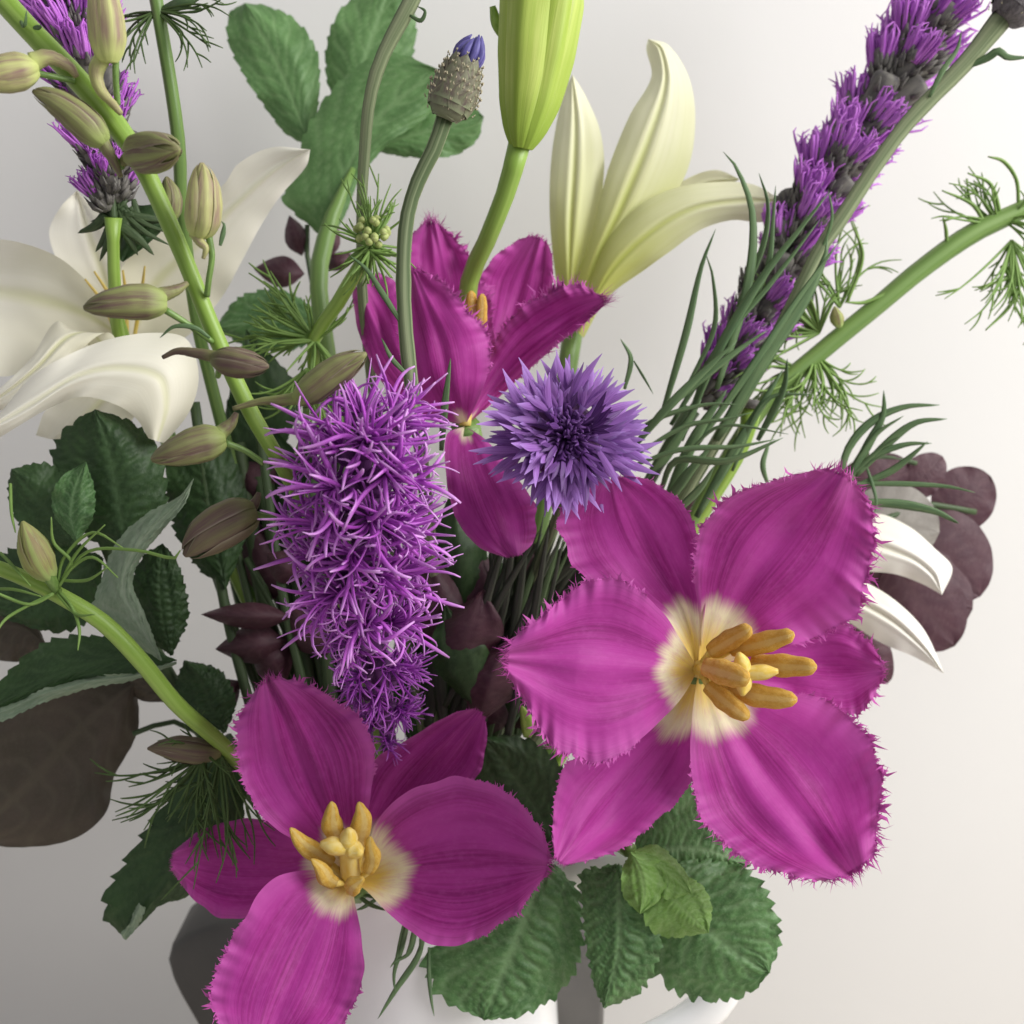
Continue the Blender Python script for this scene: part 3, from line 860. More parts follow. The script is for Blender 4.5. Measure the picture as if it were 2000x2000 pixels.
leaf(ml, D([(335, 1280), (272, 1230), (254, 1150), (282, 1085), (318, 1062)], 42.0, 41.6), D([(335, 1280), (318, 1210), (312, 1130), (318, 1062)], 41.6, 41.4), D([(335, 1280), (366, 1210), (360, 1140), (342, 1090), (318, 1062)], 42, 41.6), mat=M_MINTD, seed=29)
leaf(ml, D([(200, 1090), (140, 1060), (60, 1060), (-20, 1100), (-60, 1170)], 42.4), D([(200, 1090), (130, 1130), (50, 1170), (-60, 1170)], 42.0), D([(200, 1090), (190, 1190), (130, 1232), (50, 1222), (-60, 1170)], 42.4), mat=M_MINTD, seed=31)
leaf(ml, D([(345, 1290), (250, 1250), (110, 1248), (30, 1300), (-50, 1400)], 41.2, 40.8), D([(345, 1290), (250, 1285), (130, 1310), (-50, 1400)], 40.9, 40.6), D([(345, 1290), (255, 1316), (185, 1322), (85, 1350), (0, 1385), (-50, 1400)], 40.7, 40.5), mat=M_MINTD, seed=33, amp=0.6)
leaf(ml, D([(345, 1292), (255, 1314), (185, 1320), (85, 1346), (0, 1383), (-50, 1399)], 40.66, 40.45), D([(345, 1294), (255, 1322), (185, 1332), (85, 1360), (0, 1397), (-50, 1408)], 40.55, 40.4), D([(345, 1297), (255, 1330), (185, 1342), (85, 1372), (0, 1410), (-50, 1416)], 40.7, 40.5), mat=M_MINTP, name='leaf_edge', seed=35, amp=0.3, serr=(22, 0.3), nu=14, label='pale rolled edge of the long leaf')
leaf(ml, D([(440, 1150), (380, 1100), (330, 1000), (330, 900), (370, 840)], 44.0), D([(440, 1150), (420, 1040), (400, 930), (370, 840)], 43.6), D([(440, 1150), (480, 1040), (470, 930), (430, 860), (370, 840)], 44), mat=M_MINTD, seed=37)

# serrated leaves lower left
sp = [(470, 1480, 43.6), (620, 1650, 45.5)] + to_neck(0)
m3 = Thing('mint_sprig', 'single toothed dark leaf sprig drooping left of the lower tulip', 'mint', P(*sp[0]), 'mint sprigs')
m3.part('stem', stalk([(440, 1440, 43.3)] + sp, 13), M_STEMD)
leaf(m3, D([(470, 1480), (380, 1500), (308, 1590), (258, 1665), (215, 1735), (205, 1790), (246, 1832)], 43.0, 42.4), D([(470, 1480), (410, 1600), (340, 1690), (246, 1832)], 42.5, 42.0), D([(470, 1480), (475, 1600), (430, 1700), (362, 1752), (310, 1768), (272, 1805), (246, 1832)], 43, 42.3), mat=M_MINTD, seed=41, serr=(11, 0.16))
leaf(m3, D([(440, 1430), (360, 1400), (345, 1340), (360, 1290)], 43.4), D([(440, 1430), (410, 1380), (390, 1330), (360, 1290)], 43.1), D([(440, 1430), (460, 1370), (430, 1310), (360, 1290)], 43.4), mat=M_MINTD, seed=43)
leaf(m3, D([(272, 1762), (262, 1780), (252, 1806), (236, 1822)], 41.8), D([(275, 1768), (268, 1788), (256, 1812), (240, 1832)], 41.7), D([(285, 1772), (276, 1796), (262, 1818), (246, 1836)], 41.8), mat=M_MINTP, name='leaf_edge', seed=44, amp=0.2, nv=24, nu=10, serr=(5, 0.3), label='pale turned back tip of the leaf')

# mint at the top, soft behind
sp = [(622, 560, 47.5), (700, 1100, 47.5)] + to_neck(0)
mt = Thing('mint_sprig', 'tall mint sprig with four wide leaves against the wall at top', 'mint', P(*sp[0]), 'mint sprigs')
mt.part('stem', stalk([(690, 330, 49.2), (662, 392, 48.8), (640, 450, 48.4)] + sp, [6, 12, 17, 18, 18, 18, 18], 10), M_STEM)
TV = ('v', 8, 0.34, 0.5)
leaf(mt, D([(605, 285), (560, 262), (515, 205), (470, 135), (445, 75), (450, 25), (478, 6)], 51), D([(605, 285), (570, 190), (530, 100), (478, 6)], 50.5), D([(605, 285), (622, 200), (618, 100), (575, 38), (520, 12), (478, 6)], 51), mat=M_MINTT, seed=51, vein=TV, amp=0.6, serr=(12, 0.07), label='dark green leaf')
leaf(mt, D([(680, 240), (640, 160), (640, 80), (665, 20), (720, -20), (770, -45)], 51.5), D([(680, 240), (705, 140), (735, 50), (770, -45)], 51), D([(680, 240), (760, 190), (805, 110), (812, 40), (800, -10), (770, -45)], 51.5), mat=M_MINTT, seed=53, vein=TV, amp=0.6, serr=(12, 0.06))
leaf(mt, D([(640, 470), (580, 420), (553, 390), (572, 330), (612, 230), (690, 135), (770, 105), (855, 135)], 50, 49.5), D([(640, 470), (672, 350), (730, 240), (855, 135)], 49.0, 49.3), D([(640, 470), (668, 430), (700, 350), (760, 280), (830, 230), (862, 180), (855, 135)], 49.6, 49.5), mat=M_MINTT, seed=55, vein=('v', 7, 0.55, 0.4), amp=0.8, serr=(14, 0.05))
leaf(mt, D([(715, 290), (770, 230), (850, 195), (920, 205), (945, 228)], 50.4), D([(715, 290), (790, 268), (870, 248), (945, 228)], 50), D([(715, 290), (790, 306), (880, 305), (930, 275), (945, 228)], 50.4), mat=M_MINTT, seed=57, vein=TV, amp=0.6, serr=(10, 0.05))
leaf(mt, D([(655, 640), (560, 570), (470, 580), (420, 640)], 49), D([(655, 640), (580, 625), (500, 628), (420, 640)], 48.6), D([(655, 640), (580, 680), (490, 680), (420, 640)], 49), mat=M_MINT, seed=59, vein=TV, amp=0.5)

# ------------------------------------------------------------------ bronze and plum foliage
SMV = ('v', 7, 0.25, 0.15)
sp = [(348, 1412, 45.2), (560, 1560, 46)] + to_neck(0)
bz = Thing('bronze_leaf_branch', 'brown bronze branch with one large smooth leaf at lower left', 'foliage', P(*sp[0]), 'bronze leaf branches')
bz.part('stem', stalk([(259, 1434, 44.6)] + sp, 5.5), M_STEMD)
leaf(bz, D([(268, 1330), (150, 1290), (20, 1330), (-80, 1450), (-110, 1560), (-60, 1640)], 45.0, 44.2), D([(268, 1330), (150, 1430), (60, 1530), (-60, 1640)], 44.5, 44.0), D([(268, 1330), (268, 1430), (224, 1515), (205, 1590), (140, 1640), (30, 1655), (-60, 1640)], 45.0, 44.4), mat=M_BRONZE, seed=61, vein=SMV, serr=None, amp=0.5, ru=0.2)
leaf(bz, D([(380, 1380), (330, 1310), (270, 1290), (230, 1300)], 44.6), D([(380, 1380), (330, 1345), (280, 1330), (230, 1300)], 44.4), D([(380, 1380), (330, 1372), (270, 1365), (230, 1300)], 44.6), mat=M_BRONZE, seed=63, vein=SMV, serr=None, amp=0.3)
leaf(bz, D([(95, 1270), (50, 1180), (0, 1170), (-50, 1190)], 44), D([(95, 1270), (50, 1230), (0, 1225), (-50, 1240)], 43.7), D([(95, 1270), (60, 1290), (0, 1290), (-50, 1270)], 44), mat=M_BRONZE, seed=65, vein=SMV, serr=None, amp=0.3)

sp = [(1640, 1060, 48.5), (1450, 1350, 47.5), (1100, 1650, 47)] + to_neck(0, 0.5)
pl = Thing('plum_leaf_branch', 'plum purple branch with rounded leaves behind the right tulip', 'foliage', P(*sp[0]), 'plum leaf branches')
pl.part('stem', stalk([(1905, 1000, 50.0), (1800, 985, 49.6), (1740, 1010, 49)] + sp, 6), M_STEMD)
pl.part('twig', stalk([(1700, 900, 49.4), (1730, 893, 49.4), (1790, 905, 49.5)], 5), M_PLUM if False else M_STEMD)


def rnd_leaf(t, c, tip, wd, d, mat, seed, cup=0.5, point=False):
    c, tip = np.array(c, float), np.array(tip, float)
    ax = tip - c
    nn = np.array([-ax[1], ax[0]]) / np.linalg.norm(ax)
    f = [(0.0, 0.0), (0.04, 0.38), (0.16, 0.76), (0.38, 1.0), (0.65, 0.96), (0.86, 0.66), (0.96, 0.34), (1.0, 0.0)]
    if point:
        f = [(0.0, 0.0), (0.08, 0.30), (0.25, 0.82), (0.45, 1.0), (0.70, 0.72), (0.90, 0.26), (1.0, 0.0)]
    L = [(*(c + ax * a - nn * wd * b_ / 2), d) for a, b_ in f]
    R = [(*(c + ax * a + nn * wd * b_ / 2), d) for a, b_ in f]
    Mi = [(*(c + ax * a), d - cup * math.sin(a * math.pi)) for a, _ in f]
    leaf(t, L, Mi, R, mat=mat, seed=seed, vein=SMV, serr=None, amp=0.12, nv=60, nu=24, ru=0.03)


rnd_leaf(pl, (1832, 1015), (1935, 930), 122, 50.4, M_PLUM, 71, 0.15)
rnd_leaf(pl, (1765, 965), (1842, 892), 78, 50.2, M_PLUM, 73, 0.15)
rnd_leaf(pl, (1760, 1130), (1915, 1030), 160, 50.0, M_PLUM, 75, 0.2)
rnd_leaf(pl, (1790, 1010), (1915, 1165), 165, 49.8, M_PLUM, 76, 0.2)
rnd_leaf(pl, (1680, 1130), (1900, 1190), 190, 49.6, M_PLUM, 77, 0.2)
rnd_leaf(pl, (1740, 1100), (1865, 1262), 160, 49.4, M_PLUM, 78, 0.2)
rnd_leaf(pl, (1660, 1000), (1835, 1040), 150, 49.2, M_GREYLEAF, 79, 0.2)
rnd_leaf(pl, (1630, 975), (1775, 905), 100, 49.4, M_PLUM, 81, 0.2)
rnd_leaf(pl, (1670, 1200), (1734, 1335), 70, 49.2, M_PLUM, 83, 0.2)
rnd_leaf(pl, (1310, 990), (1395, 960), 60, 48.8, M_PLUM, 85, 0.2)

sp = [(600, 500, 50.0), (680, 900, 49), (760, 1300, 48)] + to_neck(0)
p2 = Thing('plum_leaf_branch', 'small dull purple branch beside the tall mint stem in the middle background', 'foliage', P(*sp[0]), 'plum leaf branches')
p2.part('stem', stalk([(600, 440, 50.2)] + sp, 5), M_STEMD)
rnd_leaf(p2, (590, 500), (565, 420), 46, 50.2, M_PLUM, 87, 0.5, True)
rnd_leaf(p2, (595, 535), (495, 525), 62, 50.0, M_PLUM, 89, 0.5, True)
rnd_leaf(p2, (640, 505), (655, 430), 36, 50.2, M_PLUM, 91, 0.5, True)
rnd_leaf(p2, (635, 520), (690, 500), 34, 50.0, M_PLUM, 93)

sp = [(560, 1240, 45.0), (650, 1450, 46)] + to_neck(0)
p3 = Thing('plum_leaf_branch', 'shaded plum branch deep inside the bouquet left of the purple spike', 'foliage', P(*sp[0]), 'plum leaf branches')
p3.part('stem', stalk([(480, 1090, 44.5)] + sp, 6), M_STEMD)
for i, (c, tp, wd, d) in enumerate([((570, 1205), (392, 1200), 48, 43.6), ((560, 1250), (420, 1268), 70, 44.2), ((590, 1130), (520, 1080), 60, 43.6), ((560, 1330), (500, 1240), 70, 44.6),
                                    ((640, 1280), (560, 1180), 70, 44.0), ((560, 1180), (470, 1000), 90, 45.6), ((470, 1330), (380, 1400), 60, 44.4), ((520, 980), (470, 900), 90, 45.5)]):
    rnd_leaf(p3, c, tp, wd * 1.1, d, M_PLUM, 95 + i, 0.7, True)

sp = [(930, 1300, 45.0), (900, 1500, 46)] + to_neck(0, 0.5)
p4 = Thing('plum_leaf_branch', 'dark plum branch in the shade between the two front tulips', 'foliage', P(*sp[0]), 'plum leaf branches')
p4.part('stem', stalk([(920, 1180, 44.6)] + sp, 6), M_STEMD)
for i, (c, tp, wd, d) in enumerate([((880, 1330), (950, 1210), 90, 43.9), ((930, 1340), (1040, 1300), 60, 43.6), ((900, 1400), (1020, 1380), 90, 44.4), ((870, 1250), (880, 1120), 90, 45.2), ((1000, 1420), (1080, 1350), 80, 44.8)]):
    rnd_leaf(p4, c, tp, wd, d, M_PLUM, 110 + i, 0.7, True)

# ------------------------------------------------------------------ lilies
def lily(name, label, petals, mat, stem, extra=None, group='lilies'):
    t = Thing(name, label, 'lily', P(*stem[0]), group)
    for i, p in enumerate(petals):
        g = sheet(p[0], p[1], p[2], 80, 34, ruffle=p[3] if len(p) > 3 else 0.12, crease=p[4] if len(p) > 4 else 0.12, lgk=0.25, seed=i * 7 + len(stem), vr=p[5] if len(p) > 5 else (0, 1))
        t.part('petal', g, mat)
    t.part('stem', stalk(stem, [20] + [17] * (len(stem) - 1), 10), M_STEM)
    return t


LB = (245, 665)
tl = lily('lily', 'large cream lily at left with broad recurved petals', [
    (D([(250, 665), (200, 585), (127, 511), (54, 478), (-20, 468), (-130, 500)], 45, 42), D([(250, 665), (160, 610), (60, 580), (-40, 560), (-130, 500)], 45.6, 42.6), D([(250, 665), (190, 690), (100, 705), (0, 735), (-80, 680), (-130, 500)], 44.6, 42)),
    (D([(245, 655), (180, 570), (120, 520), (96, 455), (118, 405), (150, 372)], 45.5, 46.5), D([(245, 655), (210, 560), (175, 460), (150, 372)], 46.2, 46.8), D([(245, 655), (262, 560), (240, 480), (205, 430), (150, 372)], 45.6, 46.5)),
    (D([(245, 660), (236, 528), (300, 465), (360, 408), (435, 362), (465, 320), (530, 288), (606, 292)], 44.2, 43.4), D([(255, 670), (300, 560), (380, 480), (460, 400), (540, 330), (606, 292)], 45.6, 44.0), D([(265, 685), (360, 660), (430, 585), (475, 505), (510, 440), (550, 380), (598, 325), (606, 292)], 46.6, 45), 0.12, -0.1),
    (D([(200, 700), (150, 655), (110, 628), (60, 700), (-10, 765), (-70, 800)], 43.0, 41.0), D([(215, 690), (175, 650), (130, 660), (70, 720), (0, 775), (-70, 810)], 42.6, 40.8), D([(235, 680), (215, 650), (185, 660), (120, 720), (30, 790), (-70, 820)], 42.6, 41)),
    (D([(322, 866), (372, 800), (388, 730), (364, 662), (300, 650), (215, 662), (140, 690), (62, 735), (-10, 815), (-80, 850)], 42.5, 40.0), D([(308, 862), (325, 790), (310, 735), (230, 718), (150, 735), (60, 790), (-20, 835), (-80, 858)], 40.8, 39.4), D([(290, 856), (268, 820), (230, 792), (160, 775), (95, 798), (36, 832), (-10, 858), (-80, 872)], 40.8, 39.9), 0.16, 0.1, (0.35, 1)),
    (D([(260, 690), (160, 740), (90, 800), (70, 850)], 44.0, 43), D([(265, 700), (200, 780), (150, 830), (110, 860)], 44.4, 43.4), D([(275, 700), (270, 800), (220, 850), (150, 865)], 44.0, 43)),
], M_LILYL, [(255, 700, 45.6), (330, 860, 46.2), (560, 1300, 47)] + to_neck(0))
for (x0, y0, x1, y1, d) in [(232, 640, 166, 545, 43.2), (240, 630, 184, 530, 43.4), (248, 640, 240, 528, 43.6), (262, 640, 283, 520, 43.8)]:
    tl.part('stamen', stalk([(x0, y0 + 25, 44.8), ((x0 + x1) / 2 + 3, (y0 + y1) / 2, d + 0.6), (x1, y1, d)], [4, 4, 2]), M_PIST)
tl.part('pistil', stalk([(245, 690, 45.0), (238, 650, 44.0), (226, 600, 43.2)], [20, 13, 9], 10), M_STEMB)

lily('lily', 'greenish white lily opening sideways behind the middle tulip', [
    (D([(1170, 560), (1210, 470), (1280, 390), (1350, 345), (1400, 332), (1445, 350)], 49.4), D([(1170, 560), (1240, 460), (1320, 390), (1380, 360), (1445, 350)], 49.8), D([(1170, 560), (1260, 480), (1340, 410), (1400, 375), (1445, 350)], 49.4)),
    (D([(1105, 640), (1085, 540), (1074, 430), (1075, 330), (1086, 245), (1102, 180), (1118, 145)], 48.6, 48.8), D([(1112, 640), (1112, 540), (1115, 430), (1122, 320), (1124, 230), (1118, 145)], 47.9, 48.5), D([(1122, 640), (1130, 540), (1165, 440), (1180, 330), (1172, 255), (1145, 190), (1118, 145)], 48.4, 48.8), 0.06, 0.10),
    (D([(1115, 640), (1120, 560), (1155, 460), (1188, 330), (1230, 225), (1272, 150), (1262, 95), (1266, 76)], 48.2, 48.2), D([(1125, 640), (1160, 520), (1215, 400), (1268, 270), (1300, 160), (1290, 95), (1266, 76)], 47.5, 47.8), D([(1140, 640), (1215, 520), (1300, 410), (1345, 325), (1358, 230), (1345, 150), (1305, 88), (1266, 76)], 48.0, 48.2), 0.06, 0.10),
    (D([(1125, 645), (1180, 480), (1240, 408), (1310, 370), (1390, 356), (1470, 360), (1528, 392)], 47.6, 46.8), D([(1130, 650), (1190, 535), (1270, 455), (1350, 408), (1440, 392), (1528, 392)], 46.9, 46.4), D([(1140, 660), (1186, 582), (1262, 525), (1310, 490), (1370, 448), (1430, 430), (1495, 432), (1528, 392)], 47.4, 46.8), 0.06, 0.08),
    (D([(1100, 640), (1160, 520), (1190, 380), (1186, 330)], 49.6), D([(1110, 640), (1180, 500), (1200, 400), (1186, 330)], 49.9), D([(1120, 640), (1220, 520), (1230, 400), (1186, 330)], 49.6)),
], M_LILYR, [(1120, 640, 48.2), (1080, 900, 47.8), (1000, 1250, 47.2)] + to_neck(0, 0.5))
lily('lily', 'white lily tucked behind the large right tulip with two petals showing', [
    (D([(1560, 1120), (1640, 1040), (1703, 1003), (1770, 1025), (1830, 1075), (1860, 1110), (1840, 1162)], 48.6, 47.6), D([(1560, 1130), (1680, 1065), (1770, 1085), (1820, 1120), (1840, 1162)], 47.7, 47.2), D([(1560, 1150), (1660, 1120), (1740, 1120), (1800, 1140), (1840, 1162)], 48.2, 47.6), 0.06),
    (D([(1560, 1140), (1640, 1125), (1700, 1142), (1760, 1182), (1808, 1235), (1844, 1316)], 48.0, 46.8), D([(1560, 1150), (1660, 1170), (1740, 1210), (1800, 1262), (1844, 1316)], 47.4, 46.5), D([(1560, 1170), (1640, 1205), (1720, 1255), (1790, 1285), (1844, 1316)], 47.8, 46.8), 0.06),
    (D([(1560, 1130), (1600, 1070), (1660, 1020), (1700, 1000)], 49.0), D([(1560, 1135), (1620, 1090), (1680, 1040), (1700, 1000)], 48.7), D([(1560, 1150), (1640, 1120), (1700, 1060), (1700, 1000)], 49), 0.06),
    (D([(1555, 1150), (1540, 1080), (1560, 1000)], 49.0), D([(1560, 1150), (1570, 1080), (1580, 1000)], 48.8), D([(1570, 1150), (1600, 1080), (1600, 1000)], 49), 0.06),
], M_LILYW, [(1560, 1145, 48.4), (1450, 1350, 48), (1200, 1600, 47.5)] + to_neck(0, 0.5))


# closed bud of lily / larkspur: overlapping sepals round an axis
def ovoid_sepal(C, rad, k, n, hw, lift, nv=26, nu=10, open_=0.0, rib=0.0, tipcut=0.93, phase=0.0, flat=1.0):
    m = len(C)
    T = np.gradient(C, axis=0)
    T /= np.linalg.norm(T, axis=1)[:, None]
    x, y, _ = frame(T[0], RGT + 0.1 * UPV)
    V, U = [], []
    for i in range(nv):
        t = i / (nv - 1) * tipcut
        f = t * (m - 1)
        i0 = min(int(f), m - 2)
        c = C[i0] + (C[i0 + 1] - C[i0]) * (f - i0)
        tz = norm(T[i0] + (T[i0 + 1] - T[i0]) * (f - i0))
        xx = norm(x - np.dot(x, tz) * tz)
        yy = np.cross(tz, xx)
        r = np.interp(t, np.linspace(0, 1, m), rad)
        for j in range(nu):
            u = j / (nu - 1) * 2 - 1
            a = phase + 2 * math.pi * k / n + u * hw * (1 - 0.82 * (t / tipcut) ** 5) * (0.75 + 0.25 * min(1, t * 4))
            rr = r * (1 + lift + 0.03 * math.sin(7 * t + 2.3 * k + 3 * u) + 0.05 * abs(u) ** 6 * (k % 2) + open_ * max(0, t - 0.4) ** 1.5 - 0.10 * u * u * (1 - t) + rib * math.exp(-(u / 0.25) ** 2) - 0.05 * abs(u) ** 4)
            V.append(c + rr * (math.cos(a) * xx + flat * math.sin(a) * yy))
            U.append((j / (nu - 1), t))
    return np.array(V), grid_faces(nv, nu), np.array(U)


def bud_core(C, rad, n=12, sc=0.94):
    return tube(C, np.maximum(np.asarray(rad) * sc, 2e-5), n)


# lily bud
sp = [(1014, 283, 40.2), (990, 370, 40.9), (955, 460, 41.8), (915, 560, 43.5), (900, 900, 46)] + to_neck(0, 0.6)
lb = Thing('lily_bud', 'closed yellow green lily bud standing upright at top centre', 'lily bud', P(*sp[-1]), None)
C = PA(spline(np.array([(1018, 290, 40.1), (1022, 262, 40.0), (1034, 180, 39.8), (1046, 80, 39.6), (1062, -40, 39.4), (1078, -150, 39.2), (1088, -230, 39.1)], float), 30))
tt = np.linspace(0, 1, 30)
rad = np.interp(tt, [0, 0.05, 0.16, 0.35, 0.55, 0.75, 0.92, 1], [20, 36, 54, 70, 77, 66, 36, 8]) * 39.6 * 0.01 * K
core = lb.part('bud', bud_core(C, rad, 14, 0.9), M_LBUD)
for k in range(3):
    lb.part('sepal', ovoid_sepal(C, rad, k, 3, 0.85, 0.04, 40, 20, rib=0.10, tipcut=0.99, phase=0.1), M_LBUD, parent=core)
for k in range(3):
    lb.part('sepal', ovoid_sepal(C, rad, k, 3, 0.62, 0.0, 40, 16, rib=0.06, tipcut=0.99, phase=0.1 + math.pi / 3), M_LBUD, parent=core)
lb.part('stem', stalk(sp, [22, 19, 18, 18, 18, 18, 18], 12), M_STEMB)
lb.part('side_shoot', stalk([(985, 75, 40.6), (970, 45, 40.4), (962, 12, 40.2)], [8, 11, 6], 8), M_STEMB)


# ------------------------------------------------------------------ larkspur
LK = [(-30, -40, 33.6), (55, 55, 33.5), (165, 170, 33.5), (262, 295, 33.6), (345, 470, 33.8), (425, 665, 34.2), (487, 800, 34.6), (545, 900, 35.2), (640, 1080, 38), (740, 1400, 43)] + to_neck(0, 0.5)
lk = Thing('larkspur', 'larkspur stem with brown and green spurred buds slanting from top left', 'larkspur', P(*LK[-1]))
lk.part('stem', stalk(LK, [22, 22, 22, 20, 17, 16.5, 16, 15, 16, 16, 16, 16], 14, 60, rough=0.02), M_STEMB)


def lark_bud(axis, w, mat, spur=None, ped=None, open_=0.0, phase=0.3, spr=15):
    w, spr = w * 0.80, spr * 0.80
    phase = rng.uniform(0, 6)
    ax = spline(np.array(axis, float), 22)
    C = PA(ax)
    t = np.linspace(0, 1, 22)
    dm = ax[:, 2].mean() * 0.01 * K
    rad = np.interp(t, [0, 0.06, 0.22, 0.45, 0.7, 0.9, 1], np.array([0.45, 0.72, 0.98, 1.0, 0.80, 0.46, 0.14]) * w) * dm
    o = lk.part('bud', bud_core(C, rad, 12, 0.93), mat)
    for k in range(5):
        lk.part('sepal', ovoid_sepal(C, rad, k, 5, 0.80, 0.02 + 0.13 * ((k * 2) % 5) / 4, 26, 14, open_=open_ * (0.6 + 0.6 * ((k * 37) % 5) / 4), rib=0.05, phase=phase, tipcut=1.0 if not open_ else 0.97), mat, parent=o)
    if spur:
        n = len(spur)
        lk.part('spur', stalk(spur, [spr * (1.25 - 0.85 * i / (n - 1)) for i in range(n)], 10, 18, rough=0.03), mat, parent=o)
    if ped:
        lk.part('pedicel', stalk(ped, [7] + [6] * (len(ped) - 1), 8), M_STEM, parent=o)


lark_bud([(212, 122, 32.6), (208, 60, 32.4), (200, -20, 32.2), (196, -70, 32.2)], 42, M_SEPALL, [(205, 105, 32.7), (188, 140, 32.8), (196, 175, 32.9), (222, 205, 33.0), (236, 222, 33.0)], [(226, 110, 32.7), (226, 150, 32.9), (230, 205, 33.3)], spr=17)
lark_bud([(72, 134, 32.4), (30, 140, 32.1), (-25, 152, 31.8), (-70, 165, 31.8)], 42, M_SEPALL, [(62, 122, 32.4), (95, 112, 32.5), (135, 130, 32.8), (150, 150, 33)], [(66, 142, 32.5), (105, 150, 32.8), (145, 158, 33.2)], spr=19)
lark_bud([(205, 280, 32.9), (160, 235, 32.6), (105, 195, 32.4), (64, 178, 32.3)], 38, M_SEPAL, [(195, 270, 32.9), (218, 308, 33.0), (236, 345, 33.0)], [(205, 285, 33), (225, 310, 33.2), (240, 330, 33.4)], open_=0.35, spr=15)
lark_bud([(256, 304, 33.2), (290, 298, 32.6), (325, 294, 31.9), (350, 292, 31.5)], 45, M_SEPAL, [(262, 302, 33.1), (246, 312, 33.3), (228, 328, 33.4)], [(255, 310, 33.2), (270, 322, 33.4)], open_=0.45, spr=18)
lark_bud([(388, 462, 33.2), (396, 425, 33.0), (398, 375, 32.8), (394, 318, 32.7)], 41, M_SEPALL, [(380, 455, 33.2), (392, 474, 33.1), (402, 485, 33.1), (397, 505, 33.2)], [(408, 462, 33.2), (414, 500, 33.3), (408, 545, 33.5), (404, 578, 33.8)], open_=0.25, spr=12)
lark_bud([(325, 592, 32.9), (270, 590, 32.6), (215, 594, 32.4), (164, 602, 32.4)], 41, M_SEPAL, [(310, 578, 32.9), (345, 566, 33.1), (366, 553, 33.3)], [(322, 605, 33), (365, 632, 33.4), (415, 668, 34.0)], spr=16)
lark_bud([(418, 700, 33.2), (450, 706, 33.0), (490, 712, 32.9), (525, 716, 32.9)], 33, M_SEPALD, [(425, 698, 33.2), (385, 690, 33.3), (345, 686, 33.4), (318, 698, 33.5)], [(430, 715, 33.4), (425, 735, 33.8)], open_=0.3, spr=13)
lark_bud([(580, 782, 33.8), (620, 752, 33.6), (665, 720, 33.4), (715, 690, 33.2)], 36, M_SEPAL, [(590, 776, 33.8), (550, 782, 33.9), (510, 784, 34.0), (455, 798, 34.0)], [(598, 795, 33.9), (596, 840, 34.3), (578, 890, 34.8)], open_=0.55, spr=14)
lark_bud([(440, 858, 34.2), (395, 866, 34.0), (345, 882, 33.9), (296, 898, 33.9)], 42, M_SEPAL, [(430, 846, 34.2), (452, 826, 34.3), (462, 806, 34.3)], [(440, 865, 34.3), (478, 880, 34.6), (515, 905, 35)], spr=16)
lark_bud([(500, 998, 35.4), (455, 1015, 35.2), (405, 1045, 35.0), (360, 1085, 35.0)], 50, M_SEPALD, [(485, 1000, 35.4), (500, 978, 35.5), (506, 962, 35.5)], [(500, 1005, 35.5), (535, 1012, 36), (570, 1010, 36.5)], open_=0.5, spr=14)
lark_bud([(330, 430, 34.6), (335, 390, 34.5), (325, 345, 34.4)], 24, M_SEPAL, None, [(330, 430, 34.6), (322, 445, 34.4)], spr=8)
for pts in ([(410, 660, 33.6), (380, 640, 33.3), (340, 638, 33.2), (312, 660, 33.3)], [(40, 40, 33.2), (48, 52, 33.0), (52, 20, 32.8)], [(65, 55, 33.1), (80, 52, 32.9), (78, 48, 32.9)], [(430, 480, 33.1), (438, 440, 33.0), (432, 432, 33)]):
    lk.part('bract', blade(pts, 10), M_BLADE)


# ------------------------------------------------------------------ thread leaves (nigella and fennel like)
def threads(c, n, ln, d, spread=None, th=4.0, fork=2, curl=0.6, dj=1.5, nseg=5):
    """a whorl of forked thread leaves round point c; ln in px"""
    gs = []
    for i in range(n):
        a = rng.uniform(*spread) if spread else rng.uniform(0, 360)
        a = math.radians(a)
        le = ln * rng.uniform(0.6, 1.15)
        dz = rng.uniform(-dj, dj)
        cu = rng.uniform(-curl, curl)
        pts = []
        for k in range(6):
            s = k / 5
            aa = a + cu * s * s * 1.5
            pts.append((c[0] + le * s * math.cos((a + aa) / 2), c[1] - le * s * math.sin((a + aa) / 2), d + dz * s))
        gs.append(stalk(pts, [th * 0.6, th * 0.55, th * 0.5, th * 0.42, th * 0.35, th * 0.2], nseg, 14))
        for f in range(fork):
            k = rng.choice([2, 3, 3, 4])
            p = pts[k]
            a2 = a + cu * 0.8 + rng.choice([-1, 1]) * rng.uniform(0.25, 0.6)
            l2 = le * rng.uniform(0.22, 0.42)
            q = [(p[0] + l2 * s * math.cos(a2 + cu * s * 0.8), p[1] - l2 * s * math.sin(a2 + cu * s * 0.8), p[2] + rng.uniform(-.2, .2) * s) for s in (0, .35, .7, 1)]
            gs.append(stalk(q, [th * 0.42, th * 0.38, th * 0.32, th * 0.18], nseg, 9))
    return join(gs)


def bud_small(t, axis, w, mat, parent=None, n=5):
    ax = spline(np.array(axis, float), 18)
    C = PA(ax)
    dm = ax[:, 2].mean() * 0.01 * K
    s = np.linspace(0, 1, 18)
    rad = np.interp(s, [0, 0.1, 0.35, 0.6, 0.85, 1], np.array([0.35, 0.65, 1, 0.95, 0.5, 0.1]) * w) * dm
    o = t.part('bud', bud_core(C, rad, 12, 0.95), mat)
    for k in range(n):
        t.part('sepal', ovoid_sepal(C, rad, k, n, 0.8, 0.02 + 0.04 * (k % 2), 18, 9, rib=0.04, tipcut=0.99), mat, parent=o)
    return o


